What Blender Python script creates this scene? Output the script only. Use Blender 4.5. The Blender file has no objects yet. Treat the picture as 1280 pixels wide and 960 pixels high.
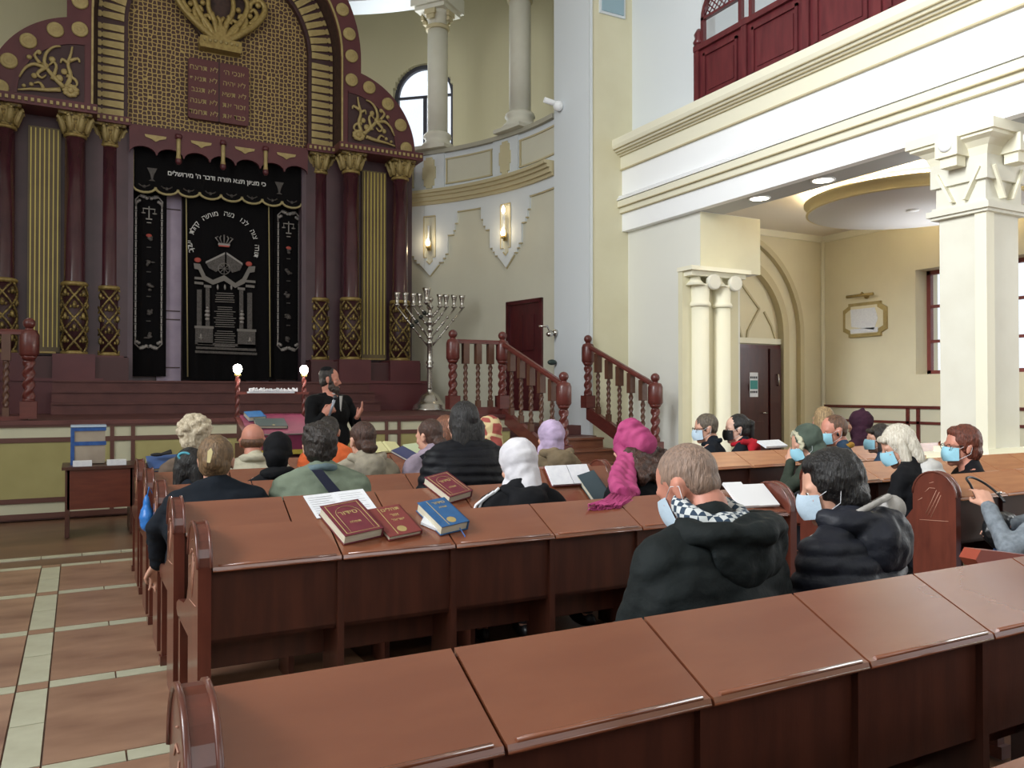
import bpy, bmesh, math, random
from math import sin, cos, pi, sqrt, radians as R
from mathutils import Vector as V, Matrix as M, noise
random.seed(7)
S = bpy.context.scene
COL = S.collection
# ---------------------------------------------------------------- camera, sky, light, exposure
CAMZ = 1.45
YAW, PIT, FPX = R(28.095), R(0.677), 1016.2
cam = bpy.data.cameras.new('camera'); camo = bpy.data.objects.new('camera', cam); COL.objects.link(camo)
camo.location = (0, 0, CAMZ); camo.rotation_euler = (pi/2 + PIT, 0, -YAW)
cam.sensor_width = 36; cam.lens = 36*FPX/1280; cam.clip_start = .05; cam.clip_end = 200
S.camera = camo
S.view_settings.view_transform = 'Standard'; S.view_settings.look = 'None'; S.view_settings.gamma = 1
S.view_settings.use_curve_mapping = False; S.view_settings.exposure = 0.02
W = bpy.data.worlds.new('World'); S.world = W; W.use_nodes = True
W.node_tree.nodes['Background'].inputs[0].default_value = (.88, .94, 1.0, 1); W.node_tree.nodes['Background'].inputs[1].default_value = 1.25

def light(name, typ, loc, energy, size=1, size_y=None, rot=(0, 0, 0), color=(1, 1, 1), spot=None):
    l = bpy.data.lights.new(name, typ); l.energy = energy; l.color = color
    if typ == 'AREA':
        l.size = size
        if size_y: l.shape = 'RECTANGLE'; l.size_y = size_y
    elif typ in ('POINT', 'SPOT'): l.shadow_soft_size = size
    if spot: l.spot_size = spot; l.spot_blend = .6
    o = bpy.data.objects.new(name, l); o.location = loc; o.rotation_euler = rot; COL.objects.link(o); return o
# daylight from the tall windows of the rear and left nave walls (outside the frame), then two added fills
light('window_daylight', 'AREA', (-7.5, 2.5, 6.8), 600, 9, 5.5, (0, R(-90), 0), (.93, .97, 1))
light('window_daylight', 'AREA', (2, -6.5, 6.5), 230, 10, 5, (R(78), 0, 0), (.93, .97, 1))
cl = light('fascia_fill_light', 'AREA', (-6.0, 3.5, 9.3), 560, 7, 2.2, (0, R(-73), 0), (.95, .98, 1)); cl.data.spread = R(75)  # added fill that brightens the gallery fascia; no clerestory window behind it
light('apse_window_and_fill_light', 'AREA', (-2.2, 16.6, 7.6), 120, 1.4, 2.4, (R(90), 0, R(215)), (.9, .95, 1))  # added fill brightening the left apse gallery, mirrored from the real window's light
# daylight through the aisle window and the gallery windows
light('aisle_window_daylight', 'AREA', (12.55, 7.95, 2.7), 50, 2.0, 1.7, (0, R(90), 0), (.92, .96, 1))
light('aisle_window_daylight', 'AREA', (12.4, 2.2, 2.7), 170, 3.0, 1.9, (0, R(90), 0), (.92, .96, 1))
light('apse_window_and_fill_light', 'AREA', (6.3, 17.3, 7.4), 130, 1.4, 2.4, (R(90), 0, R(150)), (.9, .95, 1))

# ---------------------------------------------------------------- camera-frame measuring helper (points read off the photograph, put at real distances)
def ray(px, py):
    a = (px-640)/FPX; b = (480-py)/FPX
    r = V((cos(YAW), -sin(YAW), 0)); f = V((sin(YAW)*cos(PIT), cos(YAW)*cos(PIT), sin(PIT))); u = r.cross(f)
    return f + r*a + u*b
def at(px, py, X=None, Y=None, Z=None):
    d = ray(px, py)
    t = X/d.x if X is not None else (Y/d.y if Y is not None else (Z-CAMZ)/d.z)
    return V((0, 0, CAMZ)) + d*t

# ---------------------------------------------------------------- materials
MATS = {}
def lin(c):
    return tuple((x/255/12.92 if x/255 <= .04045 else ((x/255+.055)/1.055)**2.4) for x in c)
def mat(name, col, rough=.6, metal=0, col2=None, nscale=8, stretch=(1, 1, 1), bump=0, bscale=60, emit=None, estr=0, coat=0, spec=None, kind='noise', sheen=0, trans=0, bstretch=None, detail=4):
    if name in MATS: return MATS[name]
    m = bpy.data.materials.new(name); MATS[name] = m; m.use_nodes = True
    nt = m.node_tree; N = nt.nodes; L = nt.links; b = N['Principled BSDF']
    b.inputs['Base Color'].default_value = (*lin(col), 1); b.inputs['Roughness'].default_value = rough; b.inputs['Metallic'].default_value = metal
    b.inputs['Coat Weight'].default_value = coat; b.inputs['Coat Roughness'].default_value = .15
    b.inputs['Sheen Weight'].default_value = sheen; b.inputs['Transmission Weight'].default_value = trans
    if spec is not None: b.inputs['Specular IOR Level'].default_value = spec
    tc = N.new('ShaderNodeTexCoord')
    def mapping(st):
        mp = N.new('ShaderNodeMapping'); mp.inputs['Scale'].default_value = st; L.new(tc.outputs['Object'], mp.inputs['Vector']); return mp
    if col2:
        mp = mapping(stretch)
        if kind == 'noise':
            t = N.new('ShaderNodeTexNoise'); t.inputs['Scale'].default_value = nscale; t.inputs['Detail'].default_value = detail; fac = t.outputs['Fac']
        elif kind == 'check':
            t = N.new('ShaderNodeTexChecker'); t.inputs['Scale'].default_value = nscale; fac = t.outputs['Fac']
        elif kind == 'voro':
            t = N.new('ShaderNodeTexVoronoi'); t.feature = 'DISTANCE_TO_EDGE'; t.inputs['Scale'].default_value = nscale; t.inputs['Randomness'].default_value = .4; fac = t.outputs['Distance']
        elif kind == 'wave':
            t = N.new('ShaderNodeTexWave'); t.inputs['Scale'].default_value = nscale; t.inputs['Distortion'].default_value = 3; t.inputs['Detail'].default_value = 3; fac = t.outputs['Fac']
        L.new(mp.outputs[0], t.inputs['Vector'])
        r = N.new('ShaderNodeValToRGB'); e = r.color_ramp.elements
        e[0].color = (*lin(col), 1); e[1].color = (*lin(col2), 1)
        if kind == 'voro': e[0].position = .09; e[1].position = .13
        elif kind == 'check': e[0].position = .4; e[1].position = .6
        else: e[0].position = .35; e[1].position = .68
        L.new(fac, r.inputs[0]); L.new(r.outputs[0], b.inputs['Base Color'])
    if bump:
        mp = mapping(bstretch or stretch); t = N.new('ShaderNodeTexNoise'); t.inputs['Scale'].default_value = bscale; t.inputs['Detail'].default_value = 3
        L.new(mp.outputs[0], t.inputs['Vector']); bp = N.new('ShaderNodeBump'); bp.inputs['Strength'].default_value = bump; bp.inputs['Distance'].default_value = .01
        L.new(t.outputs['Fac'], bp.inputs['Height']); L.new(bp.outputs[0], b.inputs['Normal'])
    if emit: b.inputs['Emission Color'].default_value = (*lin(emit), 1); b.inputs['Emission Strength'].default_value = estr
    return m
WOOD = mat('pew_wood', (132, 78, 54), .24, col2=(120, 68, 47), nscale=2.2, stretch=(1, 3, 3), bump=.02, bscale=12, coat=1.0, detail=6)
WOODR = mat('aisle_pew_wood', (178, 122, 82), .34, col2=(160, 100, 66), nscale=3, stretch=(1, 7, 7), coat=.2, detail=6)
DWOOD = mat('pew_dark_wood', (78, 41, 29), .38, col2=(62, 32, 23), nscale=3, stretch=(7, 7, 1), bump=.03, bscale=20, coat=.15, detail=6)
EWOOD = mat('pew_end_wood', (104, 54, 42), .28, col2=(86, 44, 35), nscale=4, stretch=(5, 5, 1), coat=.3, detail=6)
BURG = mat('burgundy_paint', (96, 44, 48), .42, col2=(84, 36, 42), nscale=2, bump=.02)
BURGD = mat('dark_burgundy_paint', (58, 28, 32), .45)
BURGS = mat('burgundy_shaft_lacquer', (76, 40, 47), .2, coat=.35, col2=(66, 34, 42), nscale=3)
PLUM = mat('plum_panel', (92, 72, 80), .4, col2=(78, 62, 70), nscale=2, stretch=(6, 1, 1))
BROWNR = mat('dark_carved_brown', (70, 46, 38), .6, col2=(48, 30, 26), nscale=14, bump=.4, bscale=40)
GOLD = mat('gold_paint', (168, 146, 88), .42, .3, col2=(140, 116, 66), nscale=20)
GOLDL = mat('pale_gold', (178, 158, 106), .5, .12, col2=(160, 140, 90), nscale=12)
GOLDD = mat('antique_gold', (166, 144, 84), .42, .45, col2=(66, 50, 38), nscale=28, bump=.5, bscale=60)
LATT = mat('gold_lattice', (176, 150, 92), .55, .1, col2=(74, 48, 38), nscale=13.5, stretch=(1, .001, 1), kind='voro')
VEL = mat('black_velvet', (9, 7, 9), .9, spec=.2, sheen=0, bump=.1, bscale=15, bstretch=(6, 6, .3))
SILV = mat('silver_thread', (136, 130, 126), .4, .4)
SILVD = mat('dim_silver_thread', (88, 82, 78), .5, .3, col2=(56, 50, 48), nscale=60)
REDTH = mat('red_thread', (170, 72, 60), .6)
GTHR = mat('gold_fringe', (170, 156, 112), .6, .2)
CREAM = mat('cream_wall', (222, 217, 188), .75, col2=(216, 210, 180), nscale=1.5, bump=.03, bscale=90)
CREAMA = mat('apse_wall_paint', (212, 210, 192), .75, col2=(207, 204, 186), nscale=1.2, bump=.03, bscale=90)
CREAMY = mat('aisle_wall_paint', (224, 216, 186), .75, col2=(218, 209, 180), nscale=1.5, bump=.03, bscale=90)
TAN = mat('tan_moulding', (196, 184, 148), .7)
STONE = mat('pale_stone_paint', (220, 218, 204), .65, col2=(214, 211, 196), nscale=3)
CREAMW = mat('pale_cream_moulding', (232, 228, 206), .65)
WHITE = mat('white_paint', (248, 250, 252), .55)
JAMB = mat('cool_white_paint', (220, 226, 230), .6)
CEILW = mat('ceiling_white', (232, 226, 214), .8)
YEL = mat('yellow_panel', (164, 156, 104), .6, col2=(152, 144, 92), nscale=2)
CRP = mat('cream_panel', (192, 190, 164), .6)
TRIM = mat('brown_trim', (92, 58, 50), .45)
RAILB = mat('red_brown_rail', (102, 48, 42), .38, coat=.15, col2=(86, 38, 34), nscale=6, stretch=(1, 1, 4))
RAILD = mat('brown_baluster', (98, 66, 50), .4, col2=(80, 50, 38), nscale=6)
SILVER = mat('polished_silver', (206, 202, 196), .2, .95, bump=.15, bscale=60)
CARP = mat('stage_carpet', (98, 56, 52), .6, col2=(84, 46, 44), nscale=4, bump=.1)
TILEB = mat('brown_marbled_tile', (166, 130, 106), .32, col2=(124, 90, 72), nscale=1.6, stretch=(1, 2.4, 1), detail=7)
TILEC = mat('cream_tile', (196, 196, 172), .3, col2=(178, 176, 152), nscale=6)
FLOORB = mat('plain_brown_floor', (120, 88, 68), .35, col2=(98, 70, 54), nscale=1.4, stretch=(1, 2.4, 1), detail=7)
GLASS = mat('window_glass', (250, 252, 255), .05, trans=1.0)
BULB = mat('glowing_bulb', (255, 250, 235), .3, emit=(255, 244, 222), estr=40)
SCON = mat('warm_bulb', (255, 240, 200), .3, emit=(255, 232, 190), estr=7)
SPOTL = mat('lit_downlight', (255, 250, 235), .3, emit=(255, 246, 226), estr=16)
BLUEG = mat('blue_glass', (150, 178, 190), .2)
MDOOR = mat('mahogany_door', (82, 30, 34), .3, coat=.2, col2=(68, 24, 28), nscale=3, stretch=(5, 5, 1))
DDOOR = mat('dark_brown_door', (70, 30, 28), .35, col2=(60, 24, 24), nscale=3, stretch=(5, 5, 1))
MBAL = mat('mahogany_balustrade', (104, 44, 48), .28, coat=.25, col2=(86, 34, 40), nscale=2, stretch=(1, 6, 1))
PAPER = mat('white_paper', (226, 228, 232), .7, col2=(216, 218, 224), nscale=30)
PAGES = mat('page_edges', (206, 200, 180), .8, col2=(186, 178, 158), nscale=80, stretch=(.2, .2, 8))
def skin(n, c): return mat(n, c, .5, col2=tuple(int(x*.93) for x in c), nscale=14, bump=.05, bscale=120, spec=.4)
SKIN = skin('skin', (206, 156, 134)); SKINR = skin('ruddy_skin', (196, 134, 114)); SKINP = skin('pale_skin', (214, 172, 152))
EYEW = mat('eye_white', (225, 222, 216), .2); EYED = mat('eye_dark', (40, 28, 22), .15); LIPS = mat('lips', (160, 92, 82), .5)
def cloth(n, c, c2=None, rough=.85, sc=10, bump=.35, bs=26, stretch=(1, 1, 1), **k): return mat(n, c, rough, spec=.22, col2=c2 or tuple(int(x*.82) for x in c), nscale=sc, bump=bump, bscale=bs, stretch=stretch, **k)
def hairm(n, c, c2=None): return mat(n, c, .5, col2=c2 or tuple(int(x*.62) for x in c), nscale=26, stretch=(3.5, 3.5, .6), bump=.9, bscale=42, detail=6)

# ---------------------------------------------------------------- mesh helpers
class MB:
    def __init__(s): s.v = []; s.f = []; s.sm = []; s.mi = []
    def add(s, vs, fs, smooth=False, mi=0):
        o = len(s.v); s.v += [tuple(v) for v in vs]
        for f in fs: s.f.append(tuple(i+o for i in f)); s.sm.append(smooth); s.mi.append(mi)
        return s
    def box(s, x0, x1, y0, y1, z0, z1, T=None, mi=0, c=0):
        if c:   # chamfered along x-z outline
            c = min(c, (x1-x0)*.45, (z1-z0)*.45)
            p = [(x0+c, z0), (x1-c, z0), (x1, z0+c), (x1, z1-c), (x1-c, z1), (x0+c, z1), (x0, z1-c), (x0, z0+c)]
            return s.prism(p, 'y', y0, y1, T=T, mi=mi)
        vs = [V(a) for a in ((x0, y0, z0), (x1, y0, z0), (x1, y1, z0), (x0, y1, z0), (x0, y0, z1), (x1, y0, z1), (x1, y1, z1), (x0, y1, z1))]
        if T: vs = [T @ v for v in vs]
        return s.add(vs, [(0, 3, 2, 1), (4, 5, 6, 7), (0, 1, 5, 4), (1, 2, 6, 5), (2, 3, 7, 6), (3, 0, 4, 7)], mi=mi)
    def prism(s, poly, ax, t0, t1, T=None, smooth=False, mi=0):
        def pt(p, t): return V((t, p[0], p[1])) if ax == 'x' else (V((p[0], t, p[1])) if ax == 'y' else V((p[0], p[1], t)))
        n = len(poly); vs = [pt(p, t0) for p in poly]+[pt(p, t1) for p in poly]
        if T: vs = [T @ v for v in vs]
        o = len(s.v); s.v += [tuple(v) for v in vs]
        from mathutils.geometry import tessellate_polygon
        if n > 4:
            tris = tessellate_polygon([[V((p[0], p[1], 0)) for p in poly]])
            for t in tris: s.f.append((o+t[0], o+t[1], o+t[2])); s.sm.append(False); s.mi.append(mi)
            for t in tris: s.f.append((o+n+t[0], o+n+t[2], o+n+t[1])); s.sm.append(False); s.mi.append(mi)
        else:
            s.f.append(tuple(o+i for i in range(n))); s.f.append(tuple(o+n+i for i in reversed(range(n)))); s.sm += [False]*2; s.mi += [mi]*2
        for i in range(n):
            j = (i+1) % n; s.f.append((o+i, o+j, o+n+j, o+n+i)); s.sm.append(smooth); s.mi.append(mi)
        return s
    def loft(s, rings, cap=True, smooth=True, closed=True, mi=0):
        n = len(rings[0]); o = len(s.v)
        for r in rings: s.v += [tuple(p) for p in r]
        for k in range(len(rings)-1):
            for i in range(n if closed else n-1):
                j = (i+1) % n; s.f.append((o+k*n+i, o+k*n+j, o+(k+1)*n+j, o+(k+1)*n+i)); s.sm.append(smooth); s.mi.append(mi)
        if cap and closed:
            s.f.append(tuple(o+i for i in reversed(range(n)))); s.f.append(tuple(o+(len(rings)-1)*n+i for i in range(n))); s.sm += [False]*2; s.mi += [mi]*2
        return s
    def lathe(s, prof, c=(0, 0, 0), n=16, T=None, smooth=True, mi=0):
        rings = []
        for r, z in prof:
            ring = [V((c[0]+r*cos(2*pi*i/n), c[1]+r*sin(2*pi*i/n), c[2]+z)) for i in range(n)]
            if T: ring = [T @ v for v in ring]
            rings.append(ring)
        return s.loft(rings, True, smooth, mi=mi)
    def tube(s, pts, r, n=8, smooth=True, mi=0):
        pts = [V(p) for p in pts]; rs = r if isinstance(r, (list, tuple)) else [r]*len(pts); rings = []; up = V((0, 0, 1))
        d0 = (pts[1]-pts[0]).normalized()
        if abs(d0.dot(up)) > .95: up = V((1, 0, 0))
        a = d0.cross(up).normalized()
        for i, p in enumerate(pts):
            d = (pts[min(i+1, len(pts)-1)]-pts[max(i-1, 0)])
            if d.length < 1e-9: d = d0
            d.normalize(); a = (a-d*a.dot(d)).normalized(); b = d.cross(a)
            rings.append([p+(a*cos(2*pi*k/n)+b*sin(2*pi*k/n))*rs[i] for k in range(n)])
        return s.loft(rings, True, smooth, mi=mi)
    def ell(s, c, r, n=12, m=8, T=None, mi=0):
        rings = []
        for k in range(m+1):
            t = -pi/2+pi*k/m; q = max(cos(t), .02)
            ring = [V((c[0]+r[0]*q*cos(2*pi*i/n), c[1]+r[1]*q*sin(2*pi*i/n), c[2]+r[2]*sin(t))) for i in range(n)]
            if T: ring = [T @ v for v in ring]
            rings.append(ring)
        return s.loft(rings, True, True, mi=mi)
    def cap(s, p0, p1, r0, r1, n=12, T=None):   # rounded tapering limb
        p0 = V(p0); p1 = V(p1)
        if T: p0 = T @ p0; p1 = T @ p1
        d = (p1-p0); L = d.length; d = d/L if L > 1e-6 else V((0, 0, 1)); pts = []; rs = []
        for k in (0, .3, .6, .85): a = -pi/2+pi/2*k; pts.append(p0+d*sin(a)*r0); rs.append(max(r0*cos(a), r0*.05))
        for k in (0, .5, 1): pts.append(p0.lerp(p1, k)); rs.append(r0+(r1-r0)*k)
        for k in (.15, .4, .7, 1): a = pi/2*k; pts.append(p1+d*sin(a)*r1); rs.append(max(r1*cos(a), r1*.05))
        return s.tube(pts, rs, n)
    def mesh(s, name, *mats):
        me = bpy.data.meshes.new(name); me.from_pydata(s.v, [], s.f)
        for m_ in mats: me.materials.append(m_)
        me.polygons.foreach_set('use_smooth', s.sm); me.polygons.foreach_set('material_index', s.mi)
        me.update(); return me
    def build(s, name, m_, parent=None, loc=(0, 0, 0), rot=(0, 0, 0), recalc=True, **tags):
        me = s.mesh(name, *(m_ if isinstance(m_, (list, tuple)) else [m_]))
        if recalc:
            b = bmesh.new(); b.from_mesh(me); bmesh.ops.recalc_face_normals(b, faces=b.faces); b.to_mesh(me); b.free()
        return link(name, me, parent, loc, rot, **tags)
def link(name, me, parent=None, loc=(0, 0, 0), rot=(0, 0, 0), scale=None, **tags):
    o = bpy.data.objects.new(name, me); COL.objects.link(o); o.location = loc; o.rotation_euler = rot
    if scale: o.scale = scale
    if parent: o.parent = parent
    for k, v in tags.items(): o[k] = v
    return o
def thing(name, label, cat, loc=(0, 0, 0), rz=0, group=None):
    t = {'label': label, 'category': cat}
    if group: t['group'] = group
    return link(name, None, None, loc, (0, 0, rz), **t)
def st(name, mb, m_, **k): return mb.build(name, m_, kind='structure', **k)
def box(*a, **k): return MB().box(*a, **k)
def copy_tree(o, parent=None, depth=0):
    c = o.copy(); COL.objects.link(c)
    if parent: c.parent = parent
    for ch in list(o.children): copy_tree(ch, c)
    return c
TMPS = bpy.data.scenes.new('workbench')
def _eval(data, mods=()):
    """evaluate one object in an otherwise empty scene (quick)"""
    o = bpy.data.objects.new('tmp', data); TMPS.collection.objects.link(o)
    for k, f in mods: f(o.modifiers.new(k, k))
    vl = TMPS.view_layers[0]; vl.update(); dg = vl.depsgraph; dg.update()
    me = bpy.data.meshes.new_from_object(o.evaluated_get(dg)); bpy.data.objects.remove(o); return me
def remesh(mb, vox, smooth=2, fn=None, name='body'):
    me = mb.mesh(name)
    def f(md): md.mode = 'VOXEL'; md.voxel_size = vox; md.use_smooth_shade = True
    def g(md): md.factor = .6; md.iterations = smooth
    me2 = _eval(me, [('REMESH', f)]+([('SMOOTH', g)] if smooth else [])); bpy.data.meshes.remove(me); me2.name = name
    if fn:
        n = len(me2.vertices); co = [0.0]*(3*n); me2.vertices.foreach_get('co', co); no = [0.0]*(3*n); me2.vertex_normals.foreach_get('vector', no); out = []
        for i in range(0, 3*n, 3): out += fn(V(co[i:i+3]), V(no[i:i+3]))[:]
        me2.vertices.foreach_set('co', out)
    me2.materials.clear(); me2.polygons.foreach_set('use_smooth', [True]*len(me2.polygons)); me2.update()
    return me2
def arc(cx, cz, r, a0, a1, n): return [(cx+r*cos(a0+(a1-a0)*i/n), cz+r*sin(a0+(a1-a0)*i/n)) for i in range(n+1)]
def text(s, size, m_, parent, loc, rot, name='lettering', ext=.002, align='CENTER', thick=0):
    c = bpy.data.curves.new(name, 'FONT'); c.body = s; c.size = size; c.extrude = ext; c.align_x = align; c.offset = thick; c.resolution_u = 2
    me = _eval(c)
    me.materials.clear(); me.materials.append(m_)
    return link(name, me, parent, loc, rot)
def heb(s): return s[::-1]
# ================================================================ THE SETTING
XC = 2.23                     # centre line of ark and apse
STZ = 1.14                    # stage height
st('floor', box(-14, 16, -9, 22, -.3, -.012), FLOORB)
FL = bpy.data.objects['floor']
def tile(x0, x1, y0, y1, m_, nm, h=0.0):
    k = (round(x1-x0, 3), round(y1-y0, 3), m_.name); g = .004
    if k not in TM:
        TM[k] = MB().box(0+g, x1-x0-g, 0+g, y1-y0-g, -.012, 0).mesh(nm, m_)
    link(nm, TM[k], FL, (x0, y0, h))
TM = {}
ys = [0.43+1.063*i for i in range(8)]          # cream cross strips
for i, y in enumerate(ys[1:], 1):
    for x0, x1 in ((-2.0, -1.38), (-.26, -.12)):
        pass
    xs = [-1.7, -1.38, -.82, -.26]
    for a, b in zip(xs, xs[1:]): tile(a, b, y-.055, y+.055, TILEC, 'cream_floor_tile')
    tile(-.26, -.12, y-.055, y+.055, TILEB, 'brown_floor_tile')
    x = -.12
    while x < 1.3: tile(x, x+.3, y-.055, y+.055, TILEC, 'cream_floor_tile'); x += .3
    if i < 7:
        y0, y1 = y+.055, ys[i+1]-.055
        tile(-.26, -.12, y0, (y0+y1)/2, TILEC, 'cream_floor_tile'); tile(-.26, -.12, (y0+y1)/2, y1, TILEC, 'cream_floor_tile')
        tile(-1.7, -.26, y0, y1, TILEB, 'brown_floor_tile'); tile(-.12, 1.38, y0, y1, TILEB, 'brown_floor_tile')
yA = 8.3
x = -.6
while x < 1.3: tile(x, x+.32, yA, yA+.09, TILEC, 'cream_floor_tile'); x += .32
tile(-.75, -.6, 7.9, 8.39, TILEC, 'cream_floor_tile')
# nave ceiling, far left wall, ceiling over the gallery
st('ceiling', MB().box(-9.2, 13.5, -8, 21, 11.2, 11.4), CEILW)
lw = MB()
lw.box(-9.2, -9, -8, 21, 0, 3); lw.box(-9.2, -9, -8, 21, 8.6, 11.2)
for y0, y1 in ((-8, -5.5), (-2.6, -.6), (2.4, 4.4), (7.4, 21)): lw.box(-9.2, -9, y0, y1, 3, 8.6)
st('wall_left', lw, CREAM)
bw = MB(); bw.box(-9, 13.5, -8.2, -8, 0, 3.4); bw.box(-9, 13.5, -8.2, -8, 9, 11.2)
for x0, x1 in ((-9, -6), (-3, -1), (2, 4), (7, 13.5)): bw.box(x0, x1, -8.2, -8, 3.4, 9)
st('wall_back', bw, CREAM)
# ---- apse: curved wall
AC = (2.25, 12.1); AR = 5.12
def cyl(mb, th0, th1, r, zlo, zhi, t=.05, step=R(1.2), mi=0, smooth=True):
    """curved slab between two angles; zlo/zhi numbers or functions of angle"""
    n = max(1, int(math.ceil((th1-th0)/step))); fz = (lambda f, a: f(a) if callable(f) else f)
    rings = []
    for i in range(n+1):
        a = th0+(th1-th0)*i/n; c, s_ = cos(a), sin(a)
        rings.append([V((AC[0]+q*c, AC[1]+q*s_, z)) for q, z in ((r, fz(zlo, a)), (r, fz(zhi, a)), (r+t, fz(zhi, a)), (r+t, fz(zlo, a)))])
    mb.loft(rings, True, False, mi=mi); return mb
def theta_of(px, py, r):
    d = ray(px, py); ox, oy = -AC[0], -AC[1]
    a = d.x**2+d.y**2; b = 2*(ox*d.x+oy*d.y); c = ox*ox+oy*oy-r*r
    t = (-b+sqrt(b*b-4*a*c))/(2*a); return math.atan2(oy+d.y*t, ox+d.x*t), CAMZ+d.z*t
TH0 = R(.45); TH1 = R(183)
dth0, _ = theta_of(679, 372, AR); dth1, DOORZ = theta_of(634.5, 378, AR)
w = MB()
cyl(w, TH0, dth0, AR, 0, 5.28, .25); cyl(w, dth1, TH1, AR, 0, 5.28, .25); cyl(w, dth0, dth1, AR, DOORZ, 5.28, .25); cyl(w, dth0, dth1, AR, 0, STZ, .25)
wall_apse = st('wall_apse', w, CREAMA)
Q1, _ = theta_of(537, 240, AR-.05); Q2, _ = theta_of(632, 240, AR-.05); dp = Q1-Q2; p3 = Q2-dp
pend = [Q2+dp*k for k in range(8)]
# white stepped frieze with pendants under the cornice
def zf(a):
    k = min(pend, key=lambda q: abs(q-a)); s_ = abs(a-k)*AR
    if s_ < .30: return 3.83+s_*1.05 if s_ < .22 else 4.09
    if s_ < .36: return 4.17
    if s_ < .42: return 4.25
    if s_ < .55: return 5.28-.02 if False else 4.62-.0+0*.1
    if s_ < .60: return 4.70
    if s_ < .66: return 4.84
    return 5.07
def cylfun(mb, th0, th1, r, fz, zhi, t, n, skip=None):
    prev = None
    for i in range(n):
        a0 = th0+(th1-th0)*i/n; a1 = th0+(th1-th0)*(i+1)/n; am = (a0+a1)/2
        if skip and skip(am): continue
        cyl(mb, a0, a1, r, fz(am), zhi, t, step=1)
fr = MB(); sk = lambda a: min(abs(a-q) for q in pend)*AR < .125
N_ = 560
cylfun(fr, TH0, R(120), AR-.045, zf, 5.28, .05, N_, sk)
# around the sconce niches
def zn(a):
    k = min(pend, key=lambda q: abs(q-a)); return 3.83+abs(a-k)*AR*1.05
def znt(a):
    k = min(pend, key=lambda q: abs(q-a)); s_ = abs(a-k)*AR
    return 4.06+s_*1.0 if s_ < .07 else 4.2
nz = MB()
for k in pend[:6]:
    a0, a1 = k-.125/AR, k+.125/AR
    for i in range(24):
        b0 = a0+(a1-a0)*i/24; b1 = a0+(a1-a0)*(i+1)/24; bm = (b0+b1)/2
        cyl(nz, b0, b1, AR-.045, zn(bm), znt(bm), .05, step=1); cyl(nz, b0, b1, AR-.045, 5.02, 5.28, .05, step=1)
fr.add(nz.v, nz.f)
fr.build('stepped_frieze', JAMB, wall_apse)
for q in pend[:6]:
    tn = MB()
    for sgn in (-1, 1):
        a = q+sgn*.135/AR; cyl(tn, a-.008/AR, a+.008/AR, AR-.06, 4.2, 5.02, .03, step=1)
    cyl(tn, q-.135/AR, q+.135/AR, AR-.06, 5.02, 5.04, .03)
    cyl(tn, q-.135/AR, q-.07/AR, AR-.06, 4.19, 4.205, .03); cyl(tn, q+.07/AR, q+.135/AR, AR-.06, 4.19, 4.205, .03)
    for i in range(8):
        for sg in (-1, 1):
            s0 = .07*i/8; a = q+sg*(s0+.004)/AR; cyl(tn, a-.005/AR, a+.005/AR, AR-.06, 4.05+s0, 4.07+s0, .03, step=1)
    tn.build('niche_edging', TAN, wall_apse)
# edge lines under the frieze: thin tan fillets
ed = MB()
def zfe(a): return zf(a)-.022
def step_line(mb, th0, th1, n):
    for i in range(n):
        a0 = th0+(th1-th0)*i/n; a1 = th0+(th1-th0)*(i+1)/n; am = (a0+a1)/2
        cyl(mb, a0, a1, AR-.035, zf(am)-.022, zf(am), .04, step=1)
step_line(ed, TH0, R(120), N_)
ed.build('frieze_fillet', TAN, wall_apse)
cn = MB()
for z0, z1, t in ((5.26, 5.32, .10), (5.32, 5.40, .15), (5.40, 5.46, .20), (5.46, 5.52, .26)): cyl(cn, TH0, TH1, AR-t, z0, z1, t+.2)
cn.build('cornice', TAN, wall_apse)
pp = MB(); cyl(pp, TH0, TH1, AR-.02, 5.52, 6.27, .2); pp.build('parapet', JAMB, wall_apse)
cp = MB(); cyl(cp, TH0, TH1, AR-.10, 6.27, 6.35, .36); cp.build('parapet_coping', mat('grey_coping', (176, 172, 156), .7), wall_apse)
for q in pend[:6]:
    b = MB(); cyl(b, q-.34/AR, q+.34/AR, AR-.055, 5.52, 6.28, .05); b.build('parapet_pier', JAMB, wall_apse)
    b = MB(); cyl(b, q-.12/AR, q+.12/AR, AR-.085, 5.64, 6.16, .03); cyl(b, q-.07/AR, q+.07/AR, AR-.085, 5.59, 6.21, .03); cyl(b, q-.15/AR, q+.15/AR, AR-.085, 5.78, 6.02, .03)
    b.build('cross_plaque', mat('plaque_beige', (206, 196, 160), .7), wall_apse)
    b = MB(); m0, m1 = q-dp+.42/AR, q-.42/AR; cyl(b, m0, m1, AR-.03, 5.66, 6.14, .02); b.build('parapet_panel', CREAMA, wall_apse)
    b = MB()
    for z0, z1 in ((5.64, 5.67), (6.13, 6.16)): cyl(b, m0-.01, m1+.01, AR-.05, z0, z1, .04)
    for a in (m0-.005, m1+.005): cyl(b, a-.003, a+.003, AR-.05, 5.64, 6.16, .04, step=1)
    b.build('panel_moulding', TAN, wall_apse)
gf = MB(); cyl(gf, TH0, TH1, AR+.15, 5.3, 5.5, 2.6, R(4)); gf.build('gallery_floor', STONE, wall_apse)
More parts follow.
